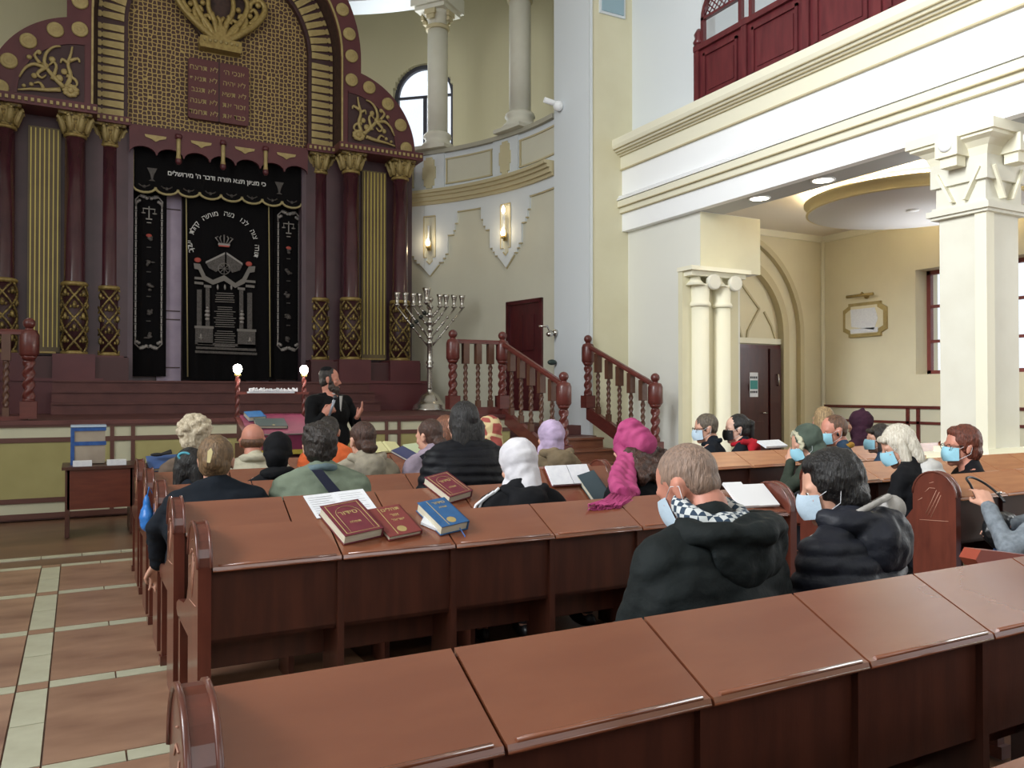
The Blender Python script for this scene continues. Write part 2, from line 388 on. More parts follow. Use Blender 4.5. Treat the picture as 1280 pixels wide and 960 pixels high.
# outer wall of the apse gallery with arched window
OR = 7.35
wA, zA0 = theta_of(491, 150, OR); wB, _ = theta_of(566, 150, OR)
_, wz1 = theta_of(520, 80, OR); wz0 = 5.9; wc = (wA+wB)/2; wr = (wA-wB)/2*OR
def warch(a): return wz1-wr+sqrt(max(0, wr*wr-((a-wc)*OR)**2))
ow = MB()
cyl(ow, R(-8), wB, OR, 5.3, 10.9, .35, R(3)); cyl(ow, wA, R(188), OR, 5.3, 10.9, .35, R(3)); cyl(ow, wB, wA, OR, 5.3, wz0, .35)
nn = 24
for i in range(nn):
    a0 = wB+(wA-wB)*i/nn; a1 = wB+(wA-wB)*(i+1)/nn; cyl(ow, a0, a1, OR, warch((a0+a1)/2), 10.9, .35, step=1)
st('wall_apse_gallery', ow, mat('gallery_wall_paint', (204, 196, 164), .8))
ac = MB(); cyl(ac, TH0, TH1, 0.02, 10.9, 11.0, OR+.4, R(5)); st('ceiling_apse', ac, CREAMA)
win = thing('arched_gallery_window', 'arched window with dark frame and glazing bars behind the apse gallery columns', 'window', (AC[0]+OR*cos(wc), AC[1]+OR*sin(wc), wz0), wc-pi/2)
# local frame: x along wall, -y towards room
fm = MB(); zt = wz1-wr-wz0
def archtube(mb, r, w_, y0, y1, z0, spring):
    o_ = [(-r, z0)]+[(-x_, z_) for x_, z_ in [(r*cos(t), spring+r*sin(t)) for t in [pi*i/20 for i in range(21)]]]+[(r, z0)]
    i_ = [(r-w_, z0+0.0)]+[(-x_, z_) for x_, z_ in [((r-w_)*cos(pi-t), spring+(r-w_)*sin(pi-t)) for t in [pi*i/20 for i in range(21)]]]+[(-(r-w_), z0)]
    o2 = [(-r, z0)]+arc(0, spring, r, pi, 0, 20)+[(r, z0), (r-w_, z0)]+arc(0, spring, r-w_, 0, pi, 20)+[(-(r-w_), z0)]
    mb.prism(o2, 'y', y0, y1)
archtube(fm, wr, .09, .1, .2, 0, zt)
fm.box(-wr, wr, .1, .2, 0, .08)
fm.build('frame', mat('dark_window_frame', (66, 66, 78), .5), win)
for z in (.62, 1.27, zt): box(-wr+.08, wr-.08, .12, .18, z-.025, z+.025).build('glazing_bar', MATS['dark_window_frame'], win)
box(-.04, .04, .12, .18, .08, zt).build('mullion', MATS['dark_window_frame'], win)
MB().prism([(-wr+.05, .03)]+arc(0, zt, wr-.05, pi, 0, 16)+[(wr-.05, .03)], 'y', .145, .15).build('pane', GLASS, win)
# apse gallery columns
def gallery_column(px, label):
    a, _ = theta_of(px, 170, AR+.12); x, y = AC[0]+(AR+.12)*cos(a), AC[1]+(AR+.12)*sin(a)
    t = thing('gallery_column', label, 'column', (x, y, 6.35), a, 'white columns of the apse gallery')
    MB().box(-.36, .36, -.36, .36, 0, .07).lathe([(.36, .07), (.33, .13), (.26, .2), (.25, .26), (.29, .3), (.27, .36), (.21, .40)], n=20).build('base', STONE, t)
    MB().lathe([(.205, .38), (.205, 2.52)], n=24).build('shaft', STONE, t)
    MB().lathe([(.235, 2.48), (.245, 2.52), (.235, 2.56), (.2, 2.58)], n=24).build('neck_ring', TAN, t)
    c = MB().lathe([(.19, 2.56), (.2, 2.66), (.26, 2.76), (.36, 2.86)], n=8).box(-.4, .4, -.4, .4, 2.9, 3.2)
    c.box(-.34, .34, -.34, .34, 2.82, 2.9)
    c.build('capital', STONE, t)
    for k in range(4):
        MB().box(-.12, .12, .27, .33, 2.72, 2.84, T=M.Rotation(k*pi/2, 4, 'Z')).box(-.08, .08, .25, .31, 2.64, 2.73, T=M.Rotation(k*pi/2, 4, 'Z')).build('drip_ornament', TAN, t)
    return t
gallery_column(547, 'white gallery column standing before the arched window'); gallery_column(650, 'plain white gallery column on the apse parapet, right of the arched window')
eb = MB(); cyl(eb, TH0, TH1, AR-.15, 9.55, 10.9, .6, R(2)); st('trim_1', eb, JAMB)
# ---- chancel jambs (white reveal) and front face, both sides
def mirx(x): return 2*XC-x
jr = MB().box(7.29, 8.05, 11.0, 12.1, 0, 11.2); st('wall_chancel_right', jr, JAMB)
st('wall_chancel_front', box(7.305, 8.3, 10.985, 11.0, 0, 11.2), CREAM)
st('trim_2', box(7.29, 7.335, 10.965, 10.985, 0, 11.2), JAMB)
jl = MB().box(mirx(8.3), mirx(7.29), 11.0, 12.1, 0, 11.2); st('wall_chancel_left', jl, JAMB)
st('wall_front_left', box(-9, mirx(8.3), 11.0, 11.3, 0, 11.2), CREAM)
bp = box(*sorted((at(750, 10, Y=10.95).x, at(782, 10, Y=10.95).x)), 10.95, 10.985, at(765, 19, Y=10.95).z, 9.3)
bpl = thing('blue_wall_panel', 'small pale blue framed panel high on the cream pilaster', 'panel', (7.6, 10.985, 8.3))
x0, x1, zb = at(750, 10, Y=10.95).x, at(782, 10, Y=10.95).x, at(765, 19, Y=10.95).z
MB().box(x0-7.6, x1-7.6, -.03, 0, zb-8.3, 1.2).build('frame', JAMB, bpl)
MB().box(x0-7.56, x1-7.64, -.045, -.03, zb-8.26, 1.16).build('pane', BLUEG, bpl)
# ---- side gallery: pier wall, fascia, cornice
st('wall_gallery_pier', MB().box(8.05, at(925, 450, Y=9.2).x, 9.2, 11.0, 0, 3.27).box(8.05, 9.22, 9.2, 11.0, 3.27, 4.13), mat('pier_white', (226, 226, 218), .7))
blk = MB().box(8.04, 9.225, 9.19, 9.2, 3.27, 4.12); st('trim_3', blk, CREAM)
nich = MB().box(8.045, 9.0, 9.185, 9.195, 0, 3.25)
FX = 7.93
fa = MB().box(FX, 8.05, -1, 11, 4.13, 5.4); st('wall_gallery_fascia', fa, WHITE); FA = bpy.data.objects['wall_gallery_fascia']
f2 = MB().box(FX-.05, FX, -1, 11, 4.43, 4.52).box(FX-.09, FX, -1, 11, 4.52, 4.62); f2.build('lower_moulding', CREAMW, FA)
f3 = MB()
for i, z in enumerate((4.63, 4.66, 4.69)): f3.box(FX-.11+.02*i, FX, -1, 11, z, z+.018)
f3.build('fillet_band', WHITE, FA)
MB().box(FX-.03, FX, -1, 11, 5.15, 5.37).build('upper_band', CREAMW, FA)
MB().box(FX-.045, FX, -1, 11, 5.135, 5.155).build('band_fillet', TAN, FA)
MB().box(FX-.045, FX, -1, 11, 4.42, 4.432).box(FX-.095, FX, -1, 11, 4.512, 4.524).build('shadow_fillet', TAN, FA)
f5 = MB().prism([(FX, 5.37), (FX-.06, 5.37), (FX-.075, 5.40), (FX-.10, 5.40), (FX-.115, 5.43), (FX-.14, 5.43), (FX-.155, 5.46), (FX-.18, 5.47), (FX-.2, 5.52), (FX-.2, 5.62), (FX+.2, 5.62), (FX+.2, 5.37)], 'y', -1, 11.0); f5.build('cornice', CREAMW, FA)
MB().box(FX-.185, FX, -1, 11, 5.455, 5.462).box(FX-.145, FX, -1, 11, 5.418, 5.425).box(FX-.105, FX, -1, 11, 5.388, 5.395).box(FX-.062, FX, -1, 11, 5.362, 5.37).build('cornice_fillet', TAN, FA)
st('wall_gallery_upper', box(8.14, 8.4, 9.26, 11.0, 5.6, 11.2), JAMB)
st('ceiling_gallery', box(8.4, 13.5, -1, 11.2, 9.6, 9.8), CEILW)
st('wall_gallery_back', box(8.4, 13.5, 10.9, 11.1, 4.6, 9.6), JAMB)
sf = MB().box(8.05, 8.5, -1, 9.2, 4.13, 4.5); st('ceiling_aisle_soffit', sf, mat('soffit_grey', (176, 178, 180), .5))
st('ceiling_aisle', box(8.5, 12.9, -1, 11.1, 4.48, 4.62), mat('aisle_ceiling', (226, 218, 204), .8))
# downlights
for px, py, lb in ((940, 246, 'lit round downlight in the gallery soffit nearest the pier'), (1014, 222, 'lit round downlight in the gallery soffit nearer the big square column')):
    p = at(px, py, Z=4.13); p.x = 8.25
    t = thing('ceiling_downlight', lb, 'light', (8.22, p.y, 4.13))
    MB().lathe([(.15, 0), (.15, -.012), (.125, -.015), (.12, 0)], n=24).build('rim', WHITE, t); MB().lathe([(.12, -.002), (.12, -.012), (.05, -.02)], n=20).build('lens', SPOTL, t)
    light('downlight_beam', 'SPOT', (8.22, p.y, 4.1), 25, .05, color=(1, .93, .8), spot=R(120))
# ---- aisle beyond: end wall with arches and door, right wall with window
YE = 11.0; XR = 12.67
aw = MB().box(9.22, 12.9, YE, YE+.2, 0, 4.5); wend = st('wall_aisle_end', aw, CREAMY)
def rib(r, w_, y0, y1, cx, sp): 
    m = MB(); p = [(cx-r, 0)]+arc(cx, sp, r, pi, 0, 28)+[(cx+r, 0), (cx+r-w_, 0)]+arc(cx, sp, r-w_, 0, pi, 28)+[(cx-r+w_, 0)]
    return m.prism(p, 'y', y0, y1)
rib(1.86, .1, YE-.10, YE, 10.2, 2.55).build('outer_arch_rib', TAN, wend)
rib(1.42, .14, YE-.14, YE, 10.2, 2.55).build('inner_arch_rib', TAN, wend)
tr = MB()
for a, b, c in (((10.55, 3.45), (11.0, 3.0), 1), ((11.0, 3.0), (10.72, 2.6), 1), ((10.72, 2.6), (10.68, 2.4), 1), ((11.12, 2.95), (11.3, 2.7), 1), ((11.3, 2.7), (11.42, 2.42), 1), ((10.6, 2.42), (11.44, 2.42), 1), ((10.58, 2.42), (10.45, 2.8), 1)):
    d = V((b[0]-a[0], b[1]-a[1])); n_ = V((-d.y, d.x)).normalized()*.018
    tr.prism([(a[0]-n_.x, a[1]-n_.y), (b[0]-n_.x, b[1]-n_.y), (b[0]+n_.x, b[1]+n_.y), (a[0]+n_.x, a[1]+n_.y)], 'y', YE-.03, YE)
tr.build('tympanum_tracery', TAN, wend)
box(9.0, 11.55, YE-.08, YE, 2.36, 2.46).build('door_lintel', CREAMW, wend)
d2 = MB().box(9.0, 11.5, YE-.06, YE, 0, 2.34); dr = st('door_2', d2, MDOOR)
for x0, x1 in ((9.05, 10.22), (10.28, 11.12), (11.18, 11.45)):
    box(x0, x1, YE-.1, YE-.06, .02, 2.27).build('door_leaf', DDOOR, dr)
lf = MB()
for z0, z1 in ((.2, .95), (1.1, 1.5), (1.62, 2.15)): lf.box(10.4, 11.0, YE-.115, YE-.1, z0, z1)
lf.build('raised_panel', DDOOR, dr)
MB().tube([(11.05, YE-.1, 1.1), (11.05, YE-.16, 1.1), (10.93, YE-.16, 1.1)], .012).build('door_handle', SILVER, dr)
MB().tube([(11.36, YE-.1, 1.6), (11.36, YE-.14, 1.6), (11.34, YE-.14, 1.8), (11.34, YE-.1, 1.8)], .015).build('pull_handle', SILVER, dr)
pn = thing('door_notice', 'white sheet with teal block and black ornament, fixed on dark aisle door', 'notice', (10.75, YE-.118, 1.63))
box(-.1, .1, -.006, 0, -.24, .2).build('sheet', PAPER, pn)
box(-.09, .09, -.009, -.006, -.1, .06).build('teal_block', mat('teal_print', (58, 140, 136), .6), pn)
g = MB()
for i in range(4): g.box(-.085+i*.045, -.055+i*.045, -.009, -.006, .09, .13); g.box(-.085+i*.045, -.055+i*.045, -.009, -.006, -.17, -.13)
g.build('black_print', mat('black_print', (30, 30, 34), .7), pn)
# right wall with window opening
wy0, wy1, wz_0, wz_1 = 6.6, 9.03, 1.78, 3.57
rw = MB().box(XR, XR+.6, -1, wy0, 0, 4.5).box(XR, XR+.6, wy1, 11.2, 0, 4.5).box(XR, XR+.6, wy0, wy1, 0, wz_0).box(XR, XR+.6, wy0, wy1, wz_1, 4.5)
wr_ = st('wall_right', rw, CREAMY)
box(XR-.03, XR, -1, 11, 4.36, 4.48).build('crown_moulding', CREAMW, wr_); box(9.2, XR, YE-.03, YE, 4.36, 4.48).build('crown_moulding', CREAMW, wend)
MB().lathe([(.04, 0), (.04, 4.4)], (XR-.03, YE-.03, 0), 10).build('corner_bead', CREAMW, wr_)
wn = st('window_1', MB().box(XR+.3, XR+.38, wy0, wy0+.07, wz_0, wz_1).box(XR+.3, XR+.38, wy1-.07, wy1, wz_0, wz_1).box(XR+.3, XR+.38, wy0, wy1, wz_0, wz_0+.07).box(XR+.3, XR+.38, wy0, wy1, wz_1-.07, wz_1), mat('brown_window_frame', (124, 62, 58), .4))
for y in (7.3, 8.2): box(XR+.31, XR+.37, y-.03, y+.03, wz_0, wz_1).build('window_mullion', MATS['brown_window_frame'], wn)
for z in (2.35, 2.95): box(XR+.31, XR+.37, wy0, wy1, z-.025, z+.025).build('window_rail', MATS['brown_window_frame'], wn)
box(XR+.335, XR+.34, wy0+.05, wy1-.05, wz_0+.05, wz_1-.05).build('window_pane', GLASS, wn)
# dado trims along right wall
for z0, z1 in ((1.19, 1.24), (.93, .975)): box(XR-.05, XR, -1, 11, z0, z1).build('dado_rail', RAILB, wr_)
ypairs = [at(1135, 515, X=XR-.03).y, at(1148, 515, X=XR-.03).y]
for k in range(3):
    for y in ypairs: box(XR-.05, XR, y-k*2.3-.03, y-k*2.3+.03, 0, 1.2).build('dado_stile', RAILB, wr_)
box(XR-.02, XR, -1, 11, 0, 1.2).build('dado_panel', mat('dado_cream', (206, 202, 178), .6), wr_)
# suspended round ceiling disc
dc = (10.75, 7.7); 
t = thing('ceiling_disc', 'round suspended cream ceiling disc with hidden glow, above the side aisle', 'ceiling feature', (dc[0], dc[1], 4.48))
MB().lathe([(1.05, 0), (1.05, -.17), (1.1, -.2)], n=64).build('hub', CEILW, t)
MB().lathe([(1.45, -.16), (1.5, -.17), (1.5, -.2), (1.42, -.21), (1.42, -.31), (1.47, -.32), (1.47, -.34), (.02, -.34)], n=96).build('rim', mat('disc_rim', (222, 206, 158), .7), t)
MB().lathe([(1.44, -.342), (1.44, -.346), (.02, -.346)], n=96).build('disc_face', mat('disc_face_white', (226, 224, 224), .7), t)
MB().lathe([(.09, -.346), (.09, -.36), (.02, -.36)], n=24).build('smoke_detector', WHITE, t)
cv = MB()
for i in range(72):
    a = 2*pi*i/72; b = 2*pi*(i+1)/72
    cv.box(-.055, .055, 1.30, 1.38, -.15, -.135, T=M.Rotation(a, 4, 'Z'))
cv.build('cove_light_strip', mat('cove_glow', (255, 244, 224), .3, emit=(255, 246, 226), estr=24), t)
# plaque and its picture lamp
PY0, PY1 = at(1056, 400, X=XR).y, at(1110, 400, X=XR).y; pz1, pz0 = at(1083, 378, X=XR).z, at(1083, 421, X=XR).z
pl = thing('wall_plaque', 'cream framed memorial plaque with stepped corners on right aisle wall', 'plaque', (XR, (PY0+PY1)/2, (pz0+pz1)/2))
hw, hh = abs(PY0-PY1)/2, (pz1-pz0)/2
def stepped(w_, h_, c): return [(-w_+c, -h_), (w_-c, -h_), (w_-c, -h_+c*.5), (w_, -h_+c), (w_, h_-c), (w_-c, h_-c*.4), (w_-c, h_), (-w_+c, h_), (-w_+c, h_-c*.4), (-w_, h_-c), (-w_, -h_+c), (-w_+c, -h_+c*.5)]
MB().prism(stepped(hw, hh, .12), 'x', -.05, 0).build('frame', GOLDL, pl); MB().prism(stepped(hw-.06, hh-.06, .12), 'x', -.06, -.05).build('field', CREAMY, pl)
MB().prism([(-.22, -.2), (.26, -.12), (.28, .2), (-.24, .2), (-.3, 0)], 'x', -.07, -.06).build('relief_scroll', PAPER, pl)
MB().box(-.07, -.06, -.3, .28, -.24, -.16).build('inscription_strip', PAPER, pl)
q = at(1083, 370, X=XR-.02)
t = thing('picture_lamp', 'brass picture lamp mounted above the memorial plaque', 'lamp', (XR, q.y, q.z))
MB().lathe([(.05, 0), (.05, .03), (.02, .05)], n=12, T=M.Rotation(-pi/2, 4, 'Y')).build('wall_plate', GOLD, t)
MB().tube([(-.03, 0, 0), (-.14, 0, .06), (-.2, .0, .0)], .012).build('arm', GOLD, t); MB().tube([(-.2, -.28, 0), (-.2, .28, 0)], .028, 10).build('shade', GOLD, t)
# twin columns on the pier
tw = thing('twin_pier_columns', 'pair of slim cream half columns joined under one capital beside dark aisle door', 'columns', (8.6, 9.19, 0))
bxl, bxr = at(853, 450, Y=9.1).x-8.6, at(923, 450, Y=9.1).x-8.6; MB().box(bxl, bxr, -.09, 0, 0, 3.25).build('backing_slab', CREAM, tw)
for i, px in enumerate((876, 903)):
    x = at(px, 450, Y=9.05).x-8.6
    c = MB().lathe([(.17, 0), (.17, .3), (.13, .4), (.13, 2.72)], (x, -.12, 0), 24); c.build('column_shaft', CREAMW, tw)
    MB().lathe([(.15, 2.7), (.16, 2.73), (.15, 2.76), (.13, 2.78), (.14, 3.0), (.15, 3.02)], (x, -.12, 0), 24).build('column_neck', CREAMW, tw)
    MB().lathe([(.15, 3.0), (.08, 3.08), (.06, 3.2)], (x-.1, -.14, 0), 16).build('bell', CREAMW, tw)
    MB().lathe([(.12, 0), (.12, .05), (.10, .06)], (0, 0, 0), 20, T=M.Translation((x+.14, -.23, 3.06)) @ M.Rotation(pi/2, 4, 'X')).build('boss', STONE, tw)
MB().box(bxl-.02, bxr+.04, -.32, 0, 3.2, 3.26).box(bxl+.03, bxr-.01, -.26, 0, 3.13, 3.2).build('abacus', CREAMW, tw)
# big square column
X0, X1, Y0, Y1 = 8.0, 8.56, 4.93, 5.42
sc = thing('square_column', 'large square white column with moulded capital between aisle and pews', 'column', (8.28, 5.17, 0))
def bx(mb, gx, gy, z0, z1): return mb.box(X0-8.28-gx, X1-8.28+gx, Y0-5.17-gy, Y1-5.17+gy, z0, z1)
bx(MB(), 0, 0, .9, 3.3).build('shaft', STONE, sc)
b = MB(); b.box(X0-8.28-.03, X0-8.28, Y0-5.17-.03, Y0-5.17+.09, .9, 3.28); b.box(X0-8.28, X0-8.28+.1, Y0-5.17-.03, Y0-5.17, .9, 3.28); b.build('corner_strip', CREAMW, sc)
b = MB(); bx(b, .06, .06, 3.27, 3.30); bx(b, .09, .09, 3.30, 3.36); bx(b, .05, .05, 3.36, 3.39); b.build('neck_moulding', STONE, sc)
b = MB(); bx(b, .02, .02, 3.39, 3.86); bx(b, .06, .06, 3.6, 3.86); b.build('capital_block', STONE, sc)
rings = []
for g_, z in ((.06, 3.84), (.07, 3.87), (.09, 3.92), (.14, 3.97), (.2, 4.0), (.2, 4.03), (.23, 4.03), (.23, 4.13)):
    a0, a1, b0, b1 = X0-8.28-g_, X1-8.28+g_, Y0-5.17-g_, Y1-5.17+g_; rings.append([V((a0, b0, z)), V((a1, b0, z)), V((a1, b1, z)), V((a0, b1, z))])
MB().loft(rings, True, False).build('abacus', CREAMW, sc)
b = MB()
for (px_, py_, rz) in ((X0-8.28-.2, .0, 0), (0, Y0-5.17-.2, pi/2)):
    T = M.Translation((px_, py_, 3.95)) @ M.Rotation(rz, 4, 'Z')
    b.box(-.06, .14, -.12, .12, -.10, .08, T=T); b.box(-.02, .12, -.09, .09, -.2, -.1, T=T)
b.build('bracket', CREAMW, sc)
b = MB()
for (px_, py_, rz) in ((X0-8.28-.26, .0, 0), (0, Y0-5.17-.26, pi/2)):
    T = M.Translation((px_, py_, 3.97)) @ M.Rotation(rz, 4, 'Z') @ M.Rotation(-pi/2, 4, 'Y'); b.lathe([(.075, -.01), (.075, .015), (.05, .03), (.02, .03)], n=20, T=T)
b.build('boss', WHITE, sc)
b = MB()
for k in (-1, 1):
    b.prism([(k*.05, 3.42), (k*.08, 3.42), (k*.24, 3.72), (k*.21, 3.74)], 'x', X0-8.28-.085, X0-8.28-.02)
    b.prism([(k*.05, 3.42), (k*.08, 3.42), (k*.26, 3.72), (k*.23, 3.74)], 'y', Y0-5.17-.085, Y0-5.17-.02)
b.build('chevron_relief', CREAMW, sc)
b = MB(); bx(b, .05, .05, .84, .9); bx(b, .12, .12, .78, .84); b.build('base_moulding', CREAMW, sc)
b = MB(); bx(b, .16, .5, 0, .78); b.build('plinth', mat('plinth_cream', (226, 220, 170), .7), sc)
# ---- gallery balustrade (mahogany)
BX = 8.08
gb = thing('gallery_balustrade', 'mahogany panelled balustrade with latticed arches along upper gallery edge', 'balustrade', (BX, 5, 5.6))
yb = [9.26, 8.29, 7.215, 6.18, 5.13, 4.08, 3.0]
box(-.02, .06, -2-.0, 4.26, 0, .95).build('board', MBAL, gb)
for y in yb: box(-.06, .08, y-5-.05, y-5+.05, 0, 1.0).build('post', MBAL, gb)
MB().lathe([(.07, 1.0), (.09, 1.04), (.06, 1.1), (.075, 1.16), (.03, 1.24)], (0, 4.26, 0), 12).build('finial', MBAL, gb)
for a, b_ in zip(yb, yb[1:]):
    y1, y0 = a-5-.14, b_-5+.14
    m = MB(); m.box(-.05, -.02, y0, y1, .78, .82).box(-.05, -.02, y0, y1, .16, .2).box(-.05, -.02, y0, y0+.04, .16, .82).box(-.05, -.02, y1-.04, y1, .16, .82)
    m.build('panel_moulding', MBAL, gb)
    box(-.035, -.02, y0+.08, y1-.08, .26, .72).build('raised_panel', MBAL, gb)
    c_, r_ = (a+b_)/2-5, (a-b_)/2-.07
    m = MB(); m.prism([(c_-r_, .98), (c_-r_, 1.35)]+arc(c_, 1.35, r_, pi, 0, 14)[1:]+[(c_+r_, .98), (c_+r_-.06, .98)]+arc(c_, 1.35, r_-.06, 0, pi, 14)+[(c_-r_+.06, .98)], 'x', -.03, .03); m.build('arch_frame', MBAL, gb)
    lt = MB(); n_ = 9
    for k in range(-n_, n_+1):
        for sg in (-1, 1):
            o_ = k*.1; pts = []
            for u in (-1.0, 1.0):
                pass
            # clip diagonal z = 1.35 + sg*(y-c) + o_ to half disc
            q_ = [(y_, 1.35+sg*(y_-c_)+o_) for y_ in [c_-r_+2*r_*i/24 for i in range(25)]]
            q_ = [p for p in q_ if p[1] > 1.35 and (p[0]-c_)**2+(p[1]-1.35)**2 < (r_-.04)**2]
            if len(q_) > 1: lt.tube([(0, q_[0][0], q_[0][1]), (0, q_[-1][0], q_[-1][1])], .01, 4)
    lt.build('lattice', MBAL, gb)
    box(-.03, .03, c_-r_, c_+r_, 1.33, 1.37).build('transom', MBAL, gb)
box(-.07, .09, -2, 4.31, .9, .98).build('handrail', MBAL, gb)
# ================================================================ STAGE
YS = 10.8
sx1 = 5.72
stg = MB().box(-4.5, sx1, YS, 16.9, 0, STZ-.05); stage = st('stage', stg, TRIM)
MB().box(-4.5, sx1+.05, YS-.05, 17.0, STZ-.05, STZ).build('stage_deck', CARP, stage)
MB().box(sx1, 7.29, YS+.45, 13, 0, .93).box(sx1, 7.29, YS, YS+.45, 0, .78).build('landing', CARP, stage)
pxs = [(-400, 140), (165, 483), (500, 640)]
def sx(px): return at(px, 560, Y=YS).x
v = [sx(140), sx(166)]; v2 = [sx(482.5), sx(498)]
MB().box(-4.5, sx1, YS-.012, YS, .05, STZ-.05).build('stage_front_cream', CRP, stage)
MB().box(-4.5, v[0], YS-.018, YS-.012, .255, .89).box(v[1], v2[0], YS-.018, YS-.012, .255, .89).box(v2[1], sx1, YS-.018, YS-.012, .255, .89).build('stage_front_yellow', YEL, stage)
for z0, z1 in ((.89, .945), (.2, .255), (.02, .08)): box(-4.5, sx1, YS-.03, YS-.012, z0, z1).build('trim_rail', TRIM, stage)
for x in v+v2: box(x-.022, x+.022, YS-.032, YS-.012, .05, STZ-.05).build('trim_stile', TRIM, stage)
for z0, z1 in ((STZ-.075, STZ-.045),): box(-4.5, sx1, YS-.035, YS-.01, z0, z1).build('trim_rail', TRIM, stage)
# steps up to the ark
SL = at(64, 505, Y=13.9).x; SRt = 2*XC-SL-.1
stepz = [1.14, 1.315, 1.49, 1.66]; stepy = [13.75, 14.08, 14.4]
for i in range(3):
    s_ = MB().box(SL+.0, SRt, stepy[i], 16.2, stepz[i], stepz[i+1]-.03).box(SL, SRt, stepy[i]-.03, 16.2, stepz[i+1]-.03, stepz[i+1]); s_.build('ark_step', CARP, stage)
# ================================================================ THE ARK
YF = 14.72
ark = thing('ark', 'tall burgundy and gold ark with carved arch, clustered columns and gold lattice', 'ark', (XC, YF, STZ))
O = V((XC, YF, STZ))
def A(mb, n, m_, par=None, **k): return mb.build(n, m_, par or ark, **k)
zz = lambda z: z-STZ
DY = .35   # depth of inner plane behind the front plane
# shoulders + great arch (front plane)
r0, r1 = 2.04, 2.42; cz = zz(7.7)
for sg in (-1, 1):
    p = [(sg*2.06, zz(6.07))]+[(sg*x, z) for x, z in arc(2.07, zz(6.07), 1.43, 0, math.acos((2.42-2.07)/1.43), 20)]+[(sg*2.42, cz)]+[(sg*2.04, cz)]
    MB().prism(p, 'y', 0, .5).build('shoulder', BURG, ark)
    p = [(sg*2.2, zz(6.1))]+[(sg*x, z) for x, z in arc(2.07, zz(6.07), 1.06, .03, pi/2-.13, 18)]
    A(MB().prism([(sg*2.17, zz(6.12))]+[(sg*x, z) for x, z in arc(2.17, zz(6.12), .92, 0, pi/2, 18)], 'y', -.02, 0), 'inset_panel', BURGD)
    A(MB().prism([(sg*x, z) for x, z in arc(2.17, zz(6.12), .96, 0, pi/2, 24)+arc(2.17, zz(6.12), .92, pi/2, 0, 24)], 'y', -.04, 0), 'inset_moulding', BURG)
pa = arc(0, cz, 2.42, 0, pi, 60)+arc(0, cz, 2.04, pi, 0, 60)
A(MB().prism(pa, 'y', 0, .5), 'great_arch', BURG)
for sg in (-1, 1): A(MB().box(min(sg*2.04, sg*2.07), max(sg*2.04, sg*2.07), -.03, 0, zz(6.07), cz), 'gilt_edge', GOLDL)
A(MB().prism(arc(0, cz, 2.07, 0, pi, 60)+arc(0, cz, 2.035, pi, 0, 60), 'y', -.03, 0), 'gilt_edge', GOLDL)
# rosettes
rm = MB().lathe([(.14, 0), (.14, .02), (.115, .035), (.1, .025), (.085, .035), (.06, .045), (.045, .03), (.02, .05)], n=20, T=M.Rotation(pi/2, 4, 'X')).mesh('rosette', GOLDL)
def rosette(x, z, s=.87): link('rosette', rm, ark, (x, 0, z), scale=(s, 1, s))
for sg in (-1, 1):
    for px, py in ((720/4+260, 282/4), (722/4+260, 402/4)):
        p = at(px, py, Y=YF)-O; rosette(sg*2.235, p.z)
    for k in range(4):
        a = math.radians(66-k*20.5); rosette(sg*(2.07+1.25*cos(a)), zz(6.07)+1.25*sin(a))
    for k in range(8):
        a = .2+k*.2
        if a < pi/2: rosette(sg*2.235*cos(a), cz+2.235*sin(a))
